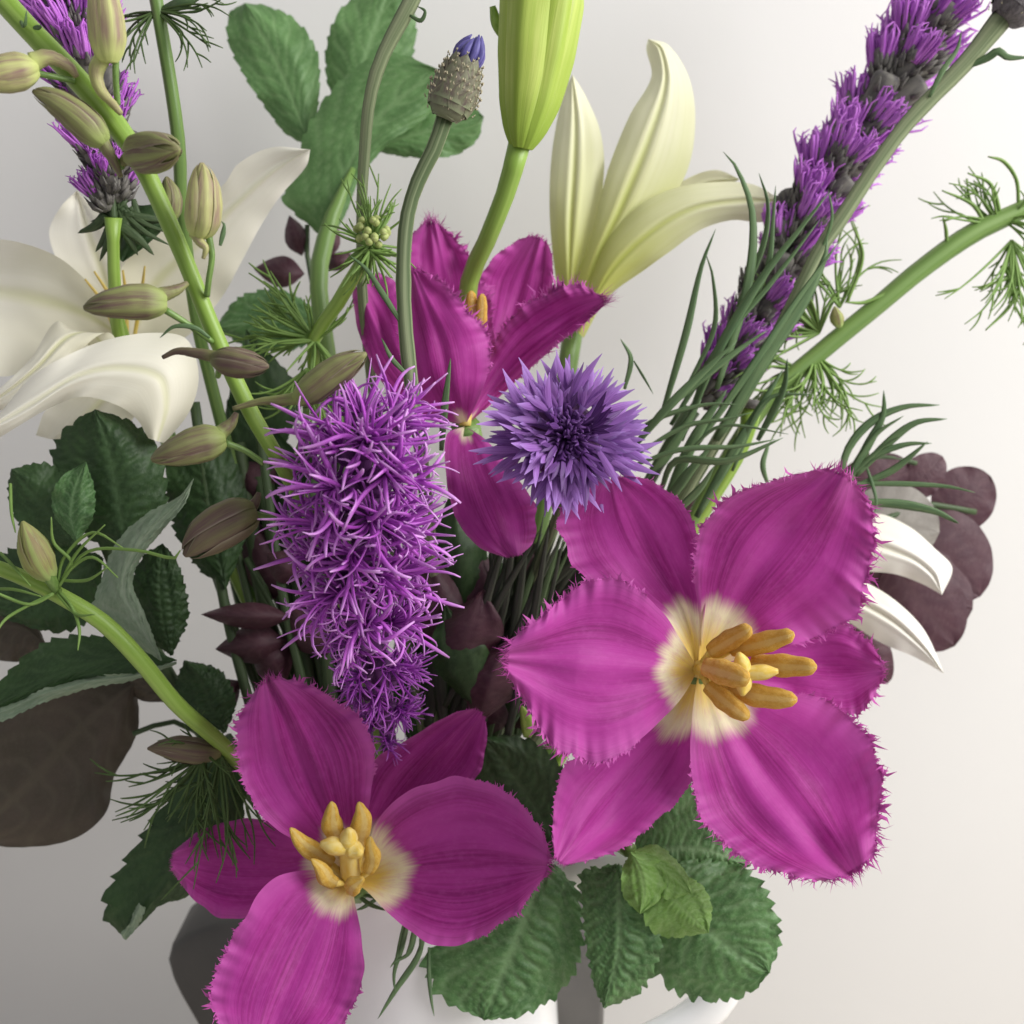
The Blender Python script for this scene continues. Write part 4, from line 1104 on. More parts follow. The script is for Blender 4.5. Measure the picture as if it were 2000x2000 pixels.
sp = [(-60, 1090, 35.6), (30, 1122, 35.8), (110, 1160, 36.0), (200, 1215, 36.4), (270, 1285, 37.0), (345, 1375, 38.2), (440, 1460, 40.5), (600, 1640, 44)] + to_neck(0, 0.6)
ng = Thing('nigella', 'bright green nigella stem curving in from the lower left with a small bud', 'nigella', P(*sp[-1]), 'nigella stems')
ng.part('stem', stalk(sp, [14, 15, 16, 17, 17, 16, 15, 14, 13, 13], 12), M_STEMB)
bud_small(ng, [(100, 1130, 35.5), (80, 1100, 35.2), (62, 1060, 35.0), (44, 1018, 34.8)], 31, M_NBUD)
ng.part('pedicel', stalk([(115, 1160, 36.0), (104, 1140, 35.6), (92, 1118, 35.3)], [9, 11, 15]), M_STEM)
gs = []
for pts in ([(110, 1150), (140, 1100), (105, 1060), (100, 1010)], [(112, 1145), (125, 1090), (180, 1040), (240, 1070)], [(115, 1148), (150, 1080), (205, 1025)], [(112, 1150), (170, 1078), (270, 1075), (340, 1090), (352, 1075)], [(112, 1150), (140, 1110), (180, 1088), (230, 1128)],
            [(118, 1134), (170, 1133), (210, 1108)], [(115, 1155), (140, 1185), (155, 1230), (152, 1270)], [(112, 1160), (150, 1200), (185, 1200)], [(105, 1160), (60, 1180), (10, 1165), (-20, 1150)], [(105, 1158), (50, 1185), (10, 1210), (-10, 1240)],
            [(20, 945), (22, 1000), (30, 1040)], [(0, 1080), (20, 1100), (60, 1145)], [(-10, 1150), (30, 1152), (80, 1165)]):
    gs.append(stalk(D(pts, 35.7, 34.8), [3.4] * (len(pts) - 1) + [1.3], 5, 16))
ng.part('thread_leaves', join(gs), M_THREAD, stuff=True)
bud_small(ng, [(430, 1470, 40.4), (385, 1468, 40.0), (335, 1462, 39.8), (288, 1462, 39.7)], 26, M_SEPALD)
ng.part('thread_leaves', join([threads((395, 1480), 16, 190, 40.2, (195, 285), 6, 2, 0.35, 1.0), threads((430, 1470), 14, 240, 40.4, (220, 300), 5, 2, 0.35, 1.0), threads((400, 1470), 14, 90, 40.2, None, 5, 1)]), M_THREADD, stuff=True)

sp = [(636, 640, 43.0), (640, 900, 45)] + to_neck(0, 0.6)
nc = Thing('nigella', 'nigella head of green beads in a ruff of threads above the middle tulip', 'nigella', P(*sp[-1]), 'nigella stems')
nc.part('stem', stalk([(724, 480, 40.0), (690, 540, 40.8), (655, 600, 41.6), (612, 670, 42.6)] + sp[1:], [10, 14, 14, 13, 12, 12, 12], 10), M_STEMB)
core_p = P(726, 455, 39.8)
for i in range(20):
    u_ = rng.uniform(-1, 1)
    a = rng.uniform(0, 6.28)
    q = (726 + 30 * math.sqrt(1 - u_ * u_) * math.cos(a), 452 + 28 * u_, 39.6 - 0.45 * abs(math.sin(a)))
    nc.part('bead', stalk([(q[0], q[1] - 8, q[2]), (q[0], q[1] - 5, q[2]), (q[0], q[1], q[2]), (q[0], q[1] + 5, q[2]), (q[0], q[1] + 8, q[2])], [2, 6, 8, 6, 2], 9, 10), M_SEED)
nc.part('thread_leaves', join([threads((722, 478), 34, 100, 39.8, None, 6, 0, 0.3, 1.2), threads((730, 470), 10, 120, 39.6, (60, 130), 5, 1, 0.3, 1.2), threads((722, 490), 18, 70, 39.5, (180, 360), 7, 0, 0.3, 1)]), M_THREAD, stuff=True)
nc.part('thread_leaves', join([threads((612, 660), 26, 165, 42.6, (120, 200), 7, 1, 0.35, 1.2), threads((615, 665), 18, 110, 42.4, (30, 320), 6, 1, 0.4, 1.2), threads((600, 720), 14, 130, 42.8, (180, 300), 6, 2, 0.5, 1)]), M_THREAD, stuff=True)

sp = [(355, 400, 41.5), (400, 700, 44), (560, 1200, 46)] + to_neck(0)
nt = Thing('nigella', 'thin green nigella stem at top left with drooping threads', 'nigella', P(*sp[-1]), 'nigella stems')
nt.part('stem', stalk([(298, -40, 39.6), (312, 40, 39.8), (334, 170, 40.2), (350, 290, 40.8)] + sp, [13, 13, 13, 13, 12, 12, 12, 12, 12], 10), M_STEM)
nt.part('thread_leaves', join([threads((305, 22), 12, 130, 39.7, (-45, 25), 5, 2, 0.5, 1.0), threads((300, 24), 9, 120, 39.7, (160, 255), 5, 2, 0.6, 1.0)]), M_THREADD, stuff=True)
nt.part('leaf_blade', blade([(318, 20, 39.7), (350, 8, 39.4), (410, -20, 39.2)], 24), M_BLADE)

sp = [(1500, 780, 46.2), (1390, 950, 46), (1200, 1300, 46.6)] + to_neck(0, 0.5)
nr = Thing('nigella', 'tall feathery green nigella stem leaning out to the right edge', 'nigella', P(*sp[-1]), 'nigella stems')
nr.part('stem', stalk([(2060, 375, 46.4), (1985, 415, 46.4), (1900, 455, 46.4), (1800, 525, 46.4), (1710, 600, 46.4), (1600, 690, 46.4)] + sp, [17, 18, 20, 19, 18, 18, 17, 16, 15, 14, 14], 12), M_STEM)
for c, n, ln, spd in (((1600, 650), 26, 150, (60, 230)), ((1590, 690), 30, 160, (225, 330)), ((1640, 600), 10, 190, (60, 130)), ((1560, 720), 14, 120, (150, 260)), ((1950, 440), 12, 130, (70, 180)), ((1975, 470), 24, 170, (225, 330)), ((1960, 430), 14, 120, (320, 400))):
    nr.part('thread_leaves', threads(c, n, ln, 46.4, spd, 5.2, 2, 0.7, 1.4), M_THREAD, stuff=True)
gs = [stalk(D(p, 46.3, 45.8), [4] * (len(p) - 1) + [1.5], 5, 16) for p in ([(1850, 490), (1848, 450), (1842, 425)], [(1990, 400), (1985, 350), (1960, 315), (1930, 306)], [(1925, 440), (1900, 400), (1840, 372)], [(1955, 420), (1935, 360), (1890, 338)], [(1790, 545), (1690, 590), (1650, 590)], [(1655, 590), (1685, 500), (1662, 432)], [(1990, 560), (1970, 600), (1925, 645)], [(1955, 520), (1970, 540), (1940, 555)])]
nr.part('thread_leaves', join(gs), M_THREAD, stuff=True)
bud_small(nr, [(1640, 640, 46.0), (1634, 620, 45.9), (1630, 598, 45.8)], 13, M_NBUD)


# ------------------------------------------------------------------ cornflowers
def fan_floret(seed, ntongue=5, L=1.0, wf=0.5):
    """one cornflower floret: a narrow tube opening into pointed tongues; unit length along +Z"""
    r = random.Random(seed)
    V, F, U = [], [], []
    n0 = 6
    C = np.array([(0, 0, 0), (0, 0.01, 0.2), (0, 0.02, 0.42), (0, 0.03, 0.55)])
    g = tube(C, [0.03, 0.03, 0.045, 0.075], n0, cap=False, side=(0, 1, 0))
    gs = [g]
    for k in range(ntongue):
        a = (k - (ntongue - 1) / 2) / ntongue * 1.25 + r.uniform(-.08, .08)
        ln = r.uniform(0.40, 0.74)
        w_ = r.uniform(0.045, 0.07)
        cur = r.uniform(-0.25, 0.35)
        vs, us = [], []
        dirx, dirz = math.sin(a), math.cos(a)
        for i in range(9):
            t = i / 8
            wd = w_ * (0.55 + 0.9 * math.sin(min(1, t * 1.25) * math.pi * 0.5) * 0.5) * (1 - max(0, t - 0.55) / 0.45 * 0.92)
            c = np.array([dirx * ln * t + 0.05 * math.sin(a), 0.03 + cur * t * t * ln + 0.05 * math.cos(k * 2.4), 0.50 + dirz * ln * t])
            px = np.array([dirz, 0, -dirx])
            for u in (-1, 0, 1):
                vs.append(c + px * wd * u + np.array([0, 0.35 * wd * abs(u), 0]))
                us.append(((u + 1) / 2, 0.4 + 0.6 * t))
        gs.append((np.array(vs), grid_faces(9, 3), np.array(us)))
    V, F, U = join(gs)
    return V * L, F, U


FANS = [new_mesh('floret', *fan_floret(s, 5 + s % 2)[:2], M_CORN, fan_floret(s, 5 + s % 2)[2]) for s in range(8)]
FAND = [new_mesh('floret', *fan_floret(s, 4)[:2], M_CORND, fan_floret(s, 4)[2]) for s in range(20, 24)]
sp = [(1115, 925, 40.5), (1085, 1020, 42.0), (1010, 1250, 44.5)] + to_neck(0, 0.4)
cf = Thing('cornflower', 'open violet blue cornflower in the middle of the bouquet', 'cornflower', P(*sp[-1]))
cf.part('stem', stalk([(1135, 850, 39.4)] + sp, [20, 12, 11, 11, 11, 11], 10), M_STEMG)
CC = P(1104, 852, 37.9)
AX = norm(-FWD + 0.28 * RGT + 0.12 * UPV)
cx, cy, cz = frame(AX, UPV)
cal = [CC - AX * 0.013, CC - AX * 0.009, CC - AX * 0.003, CC + AX * 0.001]
cf.part('calyx', tube(np.array(cal), [0.004, 0.0125, 0.0135, 0.010], 14), M_CALYXP)
PXM = 38.0 * 0.01 * K
for ring, (n, el, ln) in enumerate([(19, 6, 182), (19, 26, 168), (14, 48, 132)]):
    for i in range(n):
        a = 2 * math.pi * (i + 0.5 * ring + rng.uniform(-.25, .25)) / n
        e = math.radians(el + rng.uniform(-14, 14))
        dr = math.cos(e) * (math.cos(a) * cx + math.sin(a) * cy) + math.sin(e) * cz
        s = 0.80 * ln * PXM * rng.uniform(0.80, 1.08)
        cf.inst('floret', rng.choice(FAND if (ring == 2 and i % 3) or (ring == 1 and i % 5 == 0) else FANS), mat4(CC + dr * 0.002, dr, s, xh=np.cross(dr, cz), roll=rng.uniform(-.35, .35)))
gs = []
for i in range(130):
    a, e = rng.uniform(0, 6.28), math.radians(rng.uniform(30, 90))
    dr = math.cos(e) * (math.cos(a) * cx + math.sin(a) * cy) + math.sin(e) * cz
    l = rng.uniform(0.006, 0.0105)
    p1 = CC + dr * l
    p2 = p1 + norm(dr + nrs.randn(3) * 0.8) * l * 0.25
    gs.append(tube(spline(np.array([CC + dr * 0.002, CC + dr * l * 0.6, p1, p2]), 7), [0.0005, 0.0005, 0.0006, 0.0007, 0.0007, 0.0006, 0.0002], 5))
cf.part('heart', join(gs), M_CORND, stuff=True)


def scale_bud(t, axis, w, mat_s, top=None, n_ring=7, per=9, hair=True):
    ax = spline(np.array(axis, float), 24)
    C = PA(ax)
    dm = ax[:, 2].mean() * 0.01 * K
    s = np.linspace(0, 1, 24)
    rad = np.interp(s, [0, 0.05, 0.2, 0.42, 0.7, 0.9, 1], np.array([0.4, 0.75, 1.0, 0.98, 0.78, 0.5, 0.3]) * w) * dm
    core = t.part('bud', bud_core(C, rad, 16, 0.95), mat_s)
    # one scale mesh, pointed, unit size: x across, z along, y outwards
    vs, us = [], []
    for i in range(7):
        q = i / 6
        wd = 0.5 * (1 - q ** 2.2) * (0.75 + 0.5 * math.sin(q * 3.1))
        for u in (-1, -.5, 0, .5, 1):
            vs.append((u * wd, 0.10 - 0.16 * u * u * wd * 2 + 0.05 * q, q))
            us.append(((u + 1) / 2, q))
    sm = new_mesh('bract', vs, grid_faces(7, 5), mat_s, us)
    hg = []
    for u in (-1, 1):
        for i in range(2, 7, 2):
            q = i / 6
            wd = 0.5 * (1 - q ** 2.2) * (0.75 + 0.5 * math.sin(q * 3.1))
            p0 = np.array([u * wd, 0.10 + 0.05 * q, q])
            hg.append(tube(np.array([p0, p0 + np.array([u * 0.04, 0.02, 0.05]), p0 + np.array([u * 0.05, 0.03, 0.11])]), [0.04, 0.03, 0.008], 4))
    hm = new_mesh('bract_fringe', *join(hg)[:2], M_HAIR, join(hg)[2])
    x0, y0, z0 = frame(C[-1] - C[0], UPV + RGT)
    for r_ in range(n_ring):
        f = 0.02 + 0.66 * r_ / (n_ring - 1)
        k = f * 23
        i0 = int(k)
        c = C[i0] + (C[min(i0 + 1, 23)] - C[i0]) * (k - i0)
        rr = np.interp(f, s, rad)
        slope = (np.interp(min(f + .1, 1), s, rad) - rr) / (0.1 * np.linalg.norm(C[-1] - C[0]))
        m_ = max(5, int(per * rr / rad.max()))
        for j in range(m_):
            a = 2 * math.pi * (j + 0.5 * (r_ % 2)) / m_
            o_ = math.cos(a) * x0 + math.sin(a) * y0
            dr = norm(z0 + o_ * slope)
            sc = 2 * math.pi * rr / m_ * 1.25
            x_ = norm(np.cross(o_, dr))
            p = c + o_ * rr * 0.97
            M = Matrix(((x_[0] * sc, o_[0] * sc, dr[0] * sc, p[0]), (x_[1] * sc, o_[1] * sc, dr[1] * sc, p[1]), (x_[2] * sc, o_[2] * sc, dr[2] * sc, p[2]), (0, 0, 0, 1)))
            b_ = t.inst('bract', sm, M)
            if hair:
                hh = link('bract_fringe', hm, b_, stuff=True)
    if top:
        for j in range(9):
            a = 2 * math.pi * j / 9
            o_ = math.cos(a) * x0 + math.sin(a) * y0
            c = C[19]
            e = C[-1] + z0 * top * dm * rng.uniform(0.55, 1.0)
            rr = np.interp(0.80, s, rad)
            g = tube(spline(np.array([c + o_ * rr * 0.7, (c + e) / 2 + o_ * rr * 0.85, e + o_ * rr * 0.35]), 9), np.array([5, 6.5, 7.5, 8, 8, 7, 6, 4, 1]) * dm, 6, flat=0.5)
            t.part('petal_tip', g, M_BLUE)
        g = tube(np.array([C[17], C[20], C[23], C[23] + z0 * top * 0.4 * dm]), np.array([20, 20, 16, 6]) * dm, 10)
        t.part('petal_tuft', g, M_BLUE)


sp = [(868, 232, 37.2), (848, 290, 37.2), (818, 350, 37.3), (796, 420, 37.4), (788, 520, 37.5), (792, 640, 37.6), (806, 770, 37.9), (824, 900, 38.8), (850, 1200, 44)] + to_neck(0, 0.4)
cb = Thing('cornflower_bud', 'closed scaly cornflower bud with a blue tip before the mint leaves', 'cornflower bud', P(*sp[-1]), 'cornflower buds')
cb.part('stem', stalk(sp, [17, 16, 15, 14, 15, 15, 14, 13, 12, 12, 12], 12, 60, rough=0.03), M_STEMG)
scale_bud(cb, [(868, 232, 37.0), (880, 200, 36.9), (896, 155, 36.8), (915, 112, 36.7)], 44, M_SCALE, top=46)
for pts, wd in (([(790, 640, 37.5), (745, 570, 37.3), (715, 525, 37.3), (680, 497, 37.3)], 12), ([(798, 735, 37.6), (765, 700, 37.3), (745, 660, 37.2)], 10), ([(862, 880, 38.6), (868, 800, 38.0), (880, 700, 37.5)], 15), ([(805, 770, 37.8), (830, 850, 38), (828, 900, 38.4)], 10)):
    cb.part('leaf', blade(pts, wd), M_BLADE)

sp = [(745, 115, 39.0), (722, 195, 39.3), (712, 300, 39.8), (706, 420, 40.6), (710, 600, 42.5), (760, 1000, 45)] + to_neck(0, 0.4)
cs = Thing('cornflower_shoot', 'bare ridged grey green stalk left of the scaly bud, head beyond the top', 'shoot', P(*sp[-1]))
cs.part('stem', stalk([(832, -60, 38.6), (802, 5, 38.7)] + sp, [16, 16, 14, 12, 11, 10, 10, 10, 10, 10], 12, 60, rough=0.03), M_STEMG)
cs.part('leaf', blade([(800, 30, 38.6), (822, 40, 38.5), (830, 22, 38.4), (815, 12, 38.4)], 9), M_BLADE)

sp = [(1890, 118, 43.6), (1760, 255, 43.8), (1640, 430, 44.0), (1600, 490, 44.1), (1500, 690, 44.4), (1360, 930, 45), (1150, 1300, 46)] + to_neck(0, 0.4)
cr = Thing('cornflower_bud', 'grey cornflower bud on a long slanting stem at the top right corner', 'cornflower bud', P(*sp[-1]), 'cornflower buds')
cr.part('stem', stalk([(1960, 32, 43.4)] + sp, [22, 17, 15, 15, 14, 13, 12, 12, 12, 12], 12, 60, rough=0.03), M_STEMG)
scale_bud(cr, [(1960, 40, 43.2), (1985, 10, 43.1), (2015, -35, 43.0), (2050, -80, 43)], 46, M_GREYBUD, n_ring=6, per=12)
for pts, wd in (([(1890, 130, 43.5), (1930, 112, 43.2), (1950, 100, 43.0), (1968, 112, 43), (2010, 112, 43)], 20), ([(1815, 190, 43.4), (1840, 140, 43.2), (1870, 95, 43.2), (1878, 60, 43.2)], 14), ([(1605, 490, 43.9), (1625, 425, 43.5), (1618, 370, 43.3)], 9),
                ([(1400, 860, 44.6), (1500, 690, 43.8), (1575, 580, 43.4), (1612, 500, 43.2), (1616, 462, 43.1)], 40), ([(1360, 870, 44.4), (1480, 700, 43.6), (1540, 610, 43.3), (1640, 470, 42.9)], 22), ([(1330, 860, 44.2), (1400, 690, 43.2), (1490, 540, 42.8), (1560, 450, 42.6), (1620, 375, 42.5)], 26),
                ([(1310, 830, 44), (1430, 640, 43.2), (1500, 560, 43.0), (1600, 430, 42.8)], 18), ([(1270, 830, 43.4), (1320, 780, 42.8), (1420, 700, 42.6), (1490, 650, 42.6), (1500, 645, 42.6)], 22), ([(1240, 870, 43), (1300, 800, 42.5), (1380, 720, 42.3), (1440, 665, 42.2)], 24),
                ([(1290, 820, 43.8), (1340, 650, 43.4), (1370, 520, 43.2), (1398, 447, 43.0)], 20), ([(1340, 760, 43.6), (1395, 640, 43.2), (1392, 540, 43.0), (1378, 495, 42.9)], 14), ([(1400, 760, 43.6), (1460, 560, 43.2), (1470, 420, 43.0), (1440, 330, 42.8), (1412, 296, 42.7)], 24),
                ([(1440, 600, 43.6), (1490, 480, 43.2), (1500, 400, 43.0), (1482, 338, 42.9)], 16), ([(1455, 620, 43.5), (1500, 520, 43.0), (1510, 430, 42.8), (1515, 362, 42.7)], 14), ([(1290, 960, 43.8), (1320, 900, 43), (1420, 900, 42.6), (1530, 855, 42.4)], 20), ([(1235, 910, 42.8), (1330, 878, 42.4), (1440, 872, 42.2), (1515, 858, 42.1)], 14),
                ([(1240, 890, 43.0), (1340, 832, 42.6), (1420, 818, 42.4), (1470, 805, 42.3)], 13), ([(1330, 900, 43.4), (1390, 840, 42.8), (1430, 830, 42.6), (1540, 848, 42.4)], 9), ([(1480, 860, 44.2), (1530, 760, 43.6), (1538, 700, 43.3)], 22), ([(1430, 920, 44.4), (1500, 780, 43.8), (1590, 770, 43.4)], 13),
                ([(1500, 870, 44), (1490, 910, 43.8), (1505, 960, 43.8)], 14), ([(1310, 1010, 44.2), (1370, 950, 43.6), (1395, 910, 43.3)], 22), ([(1290, 1000, 44.2), (1340, 930, 43.6), (1390, 870, 43.4)], 26), ([(1220, 760, 42.8), (1232, 700, 42.4), (1212, 662, 42.2)], 14), ([(1238, 705, 42.4), (1262, 745, 42.2), (1276, 770, 42.1)], 7), ([(1360, 1010, 44.6), (1440, 870, 44.2), (1530, 720, 44)], 26), ([(1300, 980, 44.4), (1360, 850, 43.9), (1420, 760, 43.6)], 30), ([(1250, 960, 44.2), (1320, 860, 43.6), (1370, 780, 43.2)], 30), ([(1230, 850, 43.2), (1290, 815, 42.6), (1380, 790, 42.4), (1440, 790, 42.4)], 14)):
    cr.part('leaf', blade(pts, wd * 0.8, roll=rng.uniform(-.5, .5)), M_BLADE)

# narrow leaves behind the upper right petal, and their stem
sp = [(1640, 960, 45.5), (1560, 1060, 46), (1300, 1450, 47)] + to_neck(0, 0.4)
c4 = Thing('cornflower_shoot', 'leafy cornflower shoot with narrow curved leaves beside the right tulip', 'shoot', P(*sp[-1]))
c4.part('stem', stalk([(1690, 880, 45.0)] + sp, 10), M_STEMG)
for pts, wd in (([(1640, 950), (1655, 880), (1700, 825), (1765, 795), (1836, 791)], 17), ([(1650, 950), (1700, 860), (1725, 810), (1726, 762)], 18), ([(1670, 930), (1740, 860), (1790, 825), (1850, 818)], 17), ([(1680, 920), (1710, 890), (1770, 868), (1820, 866)], 13), ([(1670, 950), (1740, 920), (1780, 890), (1812, 862)], 15), ([(1660, 930), (1710, 850), (1765, 812)], 11), ([(1650, 940), (1720, 875), (1760, 850)], 9),
                ([(1670, 980), (1760, 985), (1830, 1000), (1868, 1020), (1873, 1022)], 19), ([(1650, 945), (1760, 945), (1850, 950), (1905, 962)], 11), ([(1690, 905), (1705, 950), (1712, 985), (1705, 1010)], 7)):
    c4.part('leaf', blade(D(pts, 45.0, 44.2), wd, roll=rng.uniform(-.4, .4)), M_BLADE)

# a cut green stalk with a dark top
cu = Thing('cut_stalk', 'cut pale green stalk with a dark end beside the feathery stem', 'stalk', P(1300, 1100, 46.5))
cu.part('stem', stalk([(1468, 792, 45.4), (1462, 830, 45.5), (1440, 890, 45.7), (1380, 990, 46), (1300, 1120, 46.4), (1050, 1550, 47)] + to_neck(0, 0.3), [21, 17, 15, 14, 13, 13, 13, 13], 14), M_STEMB)
cu.part('cut_end', stalk([(1468, 798, 45.38), (1469, 788, 45.36), (1470, 782, 45.36)], [23, 26, 17], 14), M_CALYX)

# narrow stems and leaves crowding into the neck
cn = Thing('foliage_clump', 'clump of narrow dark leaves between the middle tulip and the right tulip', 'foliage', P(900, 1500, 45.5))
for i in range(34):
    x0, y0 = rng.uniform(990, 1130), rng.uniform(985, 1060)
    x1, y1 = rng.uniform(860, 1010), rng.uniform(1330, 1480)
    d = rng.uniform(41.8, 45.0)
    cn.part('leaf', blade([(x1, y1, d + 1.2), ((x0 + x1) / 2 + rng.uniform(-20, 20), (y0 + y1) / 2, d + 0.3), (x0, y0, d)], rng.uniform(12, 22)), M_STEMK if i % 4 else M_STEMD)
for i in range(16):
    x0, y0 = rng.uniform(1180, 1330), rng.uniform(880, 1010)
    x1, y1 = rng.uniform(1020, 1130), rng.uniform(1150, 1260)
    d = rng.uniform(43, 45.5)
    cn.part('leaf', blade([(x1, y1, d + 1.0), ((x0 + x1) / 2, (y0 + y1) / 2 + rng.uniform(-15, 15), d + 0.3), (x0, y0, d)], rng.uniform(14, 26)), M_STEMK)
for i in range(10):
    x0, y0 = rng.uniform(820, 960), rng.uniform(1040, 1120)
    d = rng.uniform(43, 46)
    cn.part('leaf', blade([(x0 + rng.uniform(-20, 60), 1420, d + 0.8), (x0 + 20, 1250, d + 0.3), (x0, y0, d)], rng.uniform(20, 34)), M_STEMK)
for i in range(9):
    x0, y0 = rng.uniform(830, 1000), rng.uniform(1060, 1200)
    d = rng.uniform(45.2, 46.5)
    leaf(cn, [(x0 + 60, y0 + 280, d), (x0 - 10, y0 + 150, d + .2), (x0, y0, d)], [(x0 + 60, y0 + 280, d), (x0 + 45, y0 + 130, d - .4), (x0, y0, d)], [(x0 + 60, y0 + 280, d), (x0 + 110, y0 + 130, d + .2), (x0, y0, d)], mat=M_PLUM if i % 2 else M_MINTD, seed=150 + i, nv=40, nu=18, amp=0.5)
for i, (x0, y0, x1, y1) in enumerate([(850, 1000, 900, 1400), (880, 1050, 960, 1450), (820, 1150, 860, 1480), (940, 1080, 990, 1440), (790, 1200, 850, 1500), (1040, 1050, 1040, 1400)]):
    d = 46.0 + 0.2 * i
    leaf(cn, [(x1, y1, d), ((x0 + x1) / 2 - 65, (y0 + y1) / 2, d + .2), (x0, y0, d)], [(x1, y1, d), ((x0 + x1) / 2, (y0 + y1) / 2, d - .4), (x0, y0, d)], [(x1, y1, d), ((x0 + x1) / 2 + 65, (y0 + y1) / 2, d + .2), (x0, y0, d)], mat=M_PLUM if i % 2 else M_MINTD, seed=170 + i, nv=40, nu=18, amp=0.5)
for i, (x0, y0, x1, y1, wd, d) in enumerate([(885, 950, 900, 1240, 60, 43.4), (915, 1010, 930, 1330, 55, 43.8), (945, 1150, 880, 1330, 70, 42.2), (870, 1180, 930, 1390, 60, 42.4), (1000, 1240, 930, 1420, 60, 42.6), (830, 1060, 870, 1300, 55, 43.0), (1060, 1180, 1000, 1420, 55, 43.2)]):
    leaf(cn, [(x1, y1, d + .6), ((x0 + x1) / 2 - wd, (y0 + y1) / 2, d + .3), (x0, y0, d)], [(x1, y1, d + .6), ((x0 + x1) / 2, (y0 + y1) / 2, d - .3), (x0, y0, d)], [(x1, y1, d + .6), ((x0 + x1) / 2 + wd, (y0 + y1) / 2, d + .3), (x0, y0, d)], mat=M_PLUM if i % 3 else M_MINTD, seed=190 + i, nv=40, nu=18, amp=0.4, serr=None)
cn.part('stem', stalk([(960, 1380, 45)] + to_neck(0, 0.3), 12), M_STEMD)
cn.part('leaf_tip', blade([(1030, 1440, 42.8), (1030, 1410, 42.6), (1018, 1378, 42.5)], 28), M_STEMB, label='lone bright yellow green leaf tip')

cl = Thing('foliage_clump', 'clump of dark stems in shadow left of the purple spike', 'foliage', P(600, 1500, 46))
for i in range(22):
    x0, y0 = rng.uniform(340, 700), rng.uniform(780, 1000)
    x1 = 560 + (x0 - 400) * 0.5 + rng.uniform(-40, 40)
    d = rng.uniform(43.5, 47)
    cl.part('stem', stalk([(x0, y0, d), ((x0 + x1) / 2 - 10, 1180, d + 0.3), (x1, 1480, d + 0.5)], rng.uniform(7, 17), 8), M_STEMD)
for i in range(9):
    x0, y0 = rng.uniform(400, 640), rng.uniform(640, 940)
    d = rng.uniform(45.5, 48)
    leaf(cl, [(x0 + 60, y0 + 260, d), (x0 - 10, y0 + 150, d + .2), (x0, y0, d)], [(x0 + 60, y0 + 260, d), (x0 + 40, y0 + 130, d - .4), (x0, y0, d)], [(x0 + 60, y0 + 260, d), (x0 + 105, y0 + 130, d + .2), (x0, y0, d)], mat=M_MINTD, seed=130 + i, nv=40, nu=18, amp=0.5)
cl.part('stem', stalk([(620, 1460, 46)] + to_neck(0, 0.4), 12), M_STEMD)

gb = Thing('grass_tuft', 'tuft of narrow dark blades hanging over the white pitcher front', 'grass', P(800, 1790, 43.0))
for pts, wd in (([(800, 1790), (785, 1850), (770, 1900), (772, 1945)], 10), ([(830, 1820), (815, 1870), (775, 1930), (738, 1990)], 13), ([(815, 1810), (800, 1860), (770, 1880), (762, 1890)], 8), ([(838, 1850), (838, 1900), (842, 1950), (848, 1985)], 9), ([(790, 1800), (775, 1870), (765, 1885)], 9), ([(690, 1740), (720, 1765), (745, 1775), (756, 1778)], 9), ([(745, 1750), (710, 1772), (695, 1778)], 8), ([(692, 1745), (730, 1752), (760, 1765)], 7),
                ([(812, 1800), (805, 1840), (792, 1868)], 12), ([(822, 1815), (822, 1850), (812, 1870)], 9)):
    gb.part('blade', blade(D(pts, 41.2, 40.2), wd), M_BLADE)
gb.part('stem', stalk([(800, 1780, 43.0), (850, 1700, 44.6)] + to_neck(0, 0.2), 7), M_STEMD)


# ------------------------------------------------------------------ blazing stars
def strand(seed, curl=1.15):
    """one thin curling floret strand, unit length along +Z, flattened, pointed"""
    r = random.Random(seed)
    a = r.uniform(0, 6.28)
    k1 = r.choice([0.3, 0.9, 1.5, 1.9, 2.4]) * r.uniform(0.7, 1.2)
    k2 = r.uniform(-0.7, 0.7)
    pts, p, az = [(0.0, 0.0, 0.0)], np.zeros(3), a
    for i in range(1, 9):
        s = i / 8
        th = k1 * s ** 1.3 + (0.5 * math.sin(s * 6) * k2)
        az += k2 * 0.35
        p = p + np.array([math.sin(th) * math.cos(az), math.sin(th) * math.sin(az), math.cos(th)]) / 8
        pts.append(tuple(p))
    C = spline(np.array(pts), 12)
    t = np.linspace(0, 1, 12)
    return tube(C, 0.027 * (0.6 + 0.6 * np.sin(np.clip(t * 1.1, 0, 1) * 3.0) ** 0.7) * np.where(t > 0.92, 0.62, 1), 5, flat=0.45, side=(math.cos(a + 1), math.sin(a + 1), 0.1))


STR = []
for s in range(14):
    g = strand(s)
    STR.append((new_mesh('floret', g[0], g[1], M_STRAND, g[2]), new_mesh('floret', g[0], g[1], M_STRANDV, g[2]), g))

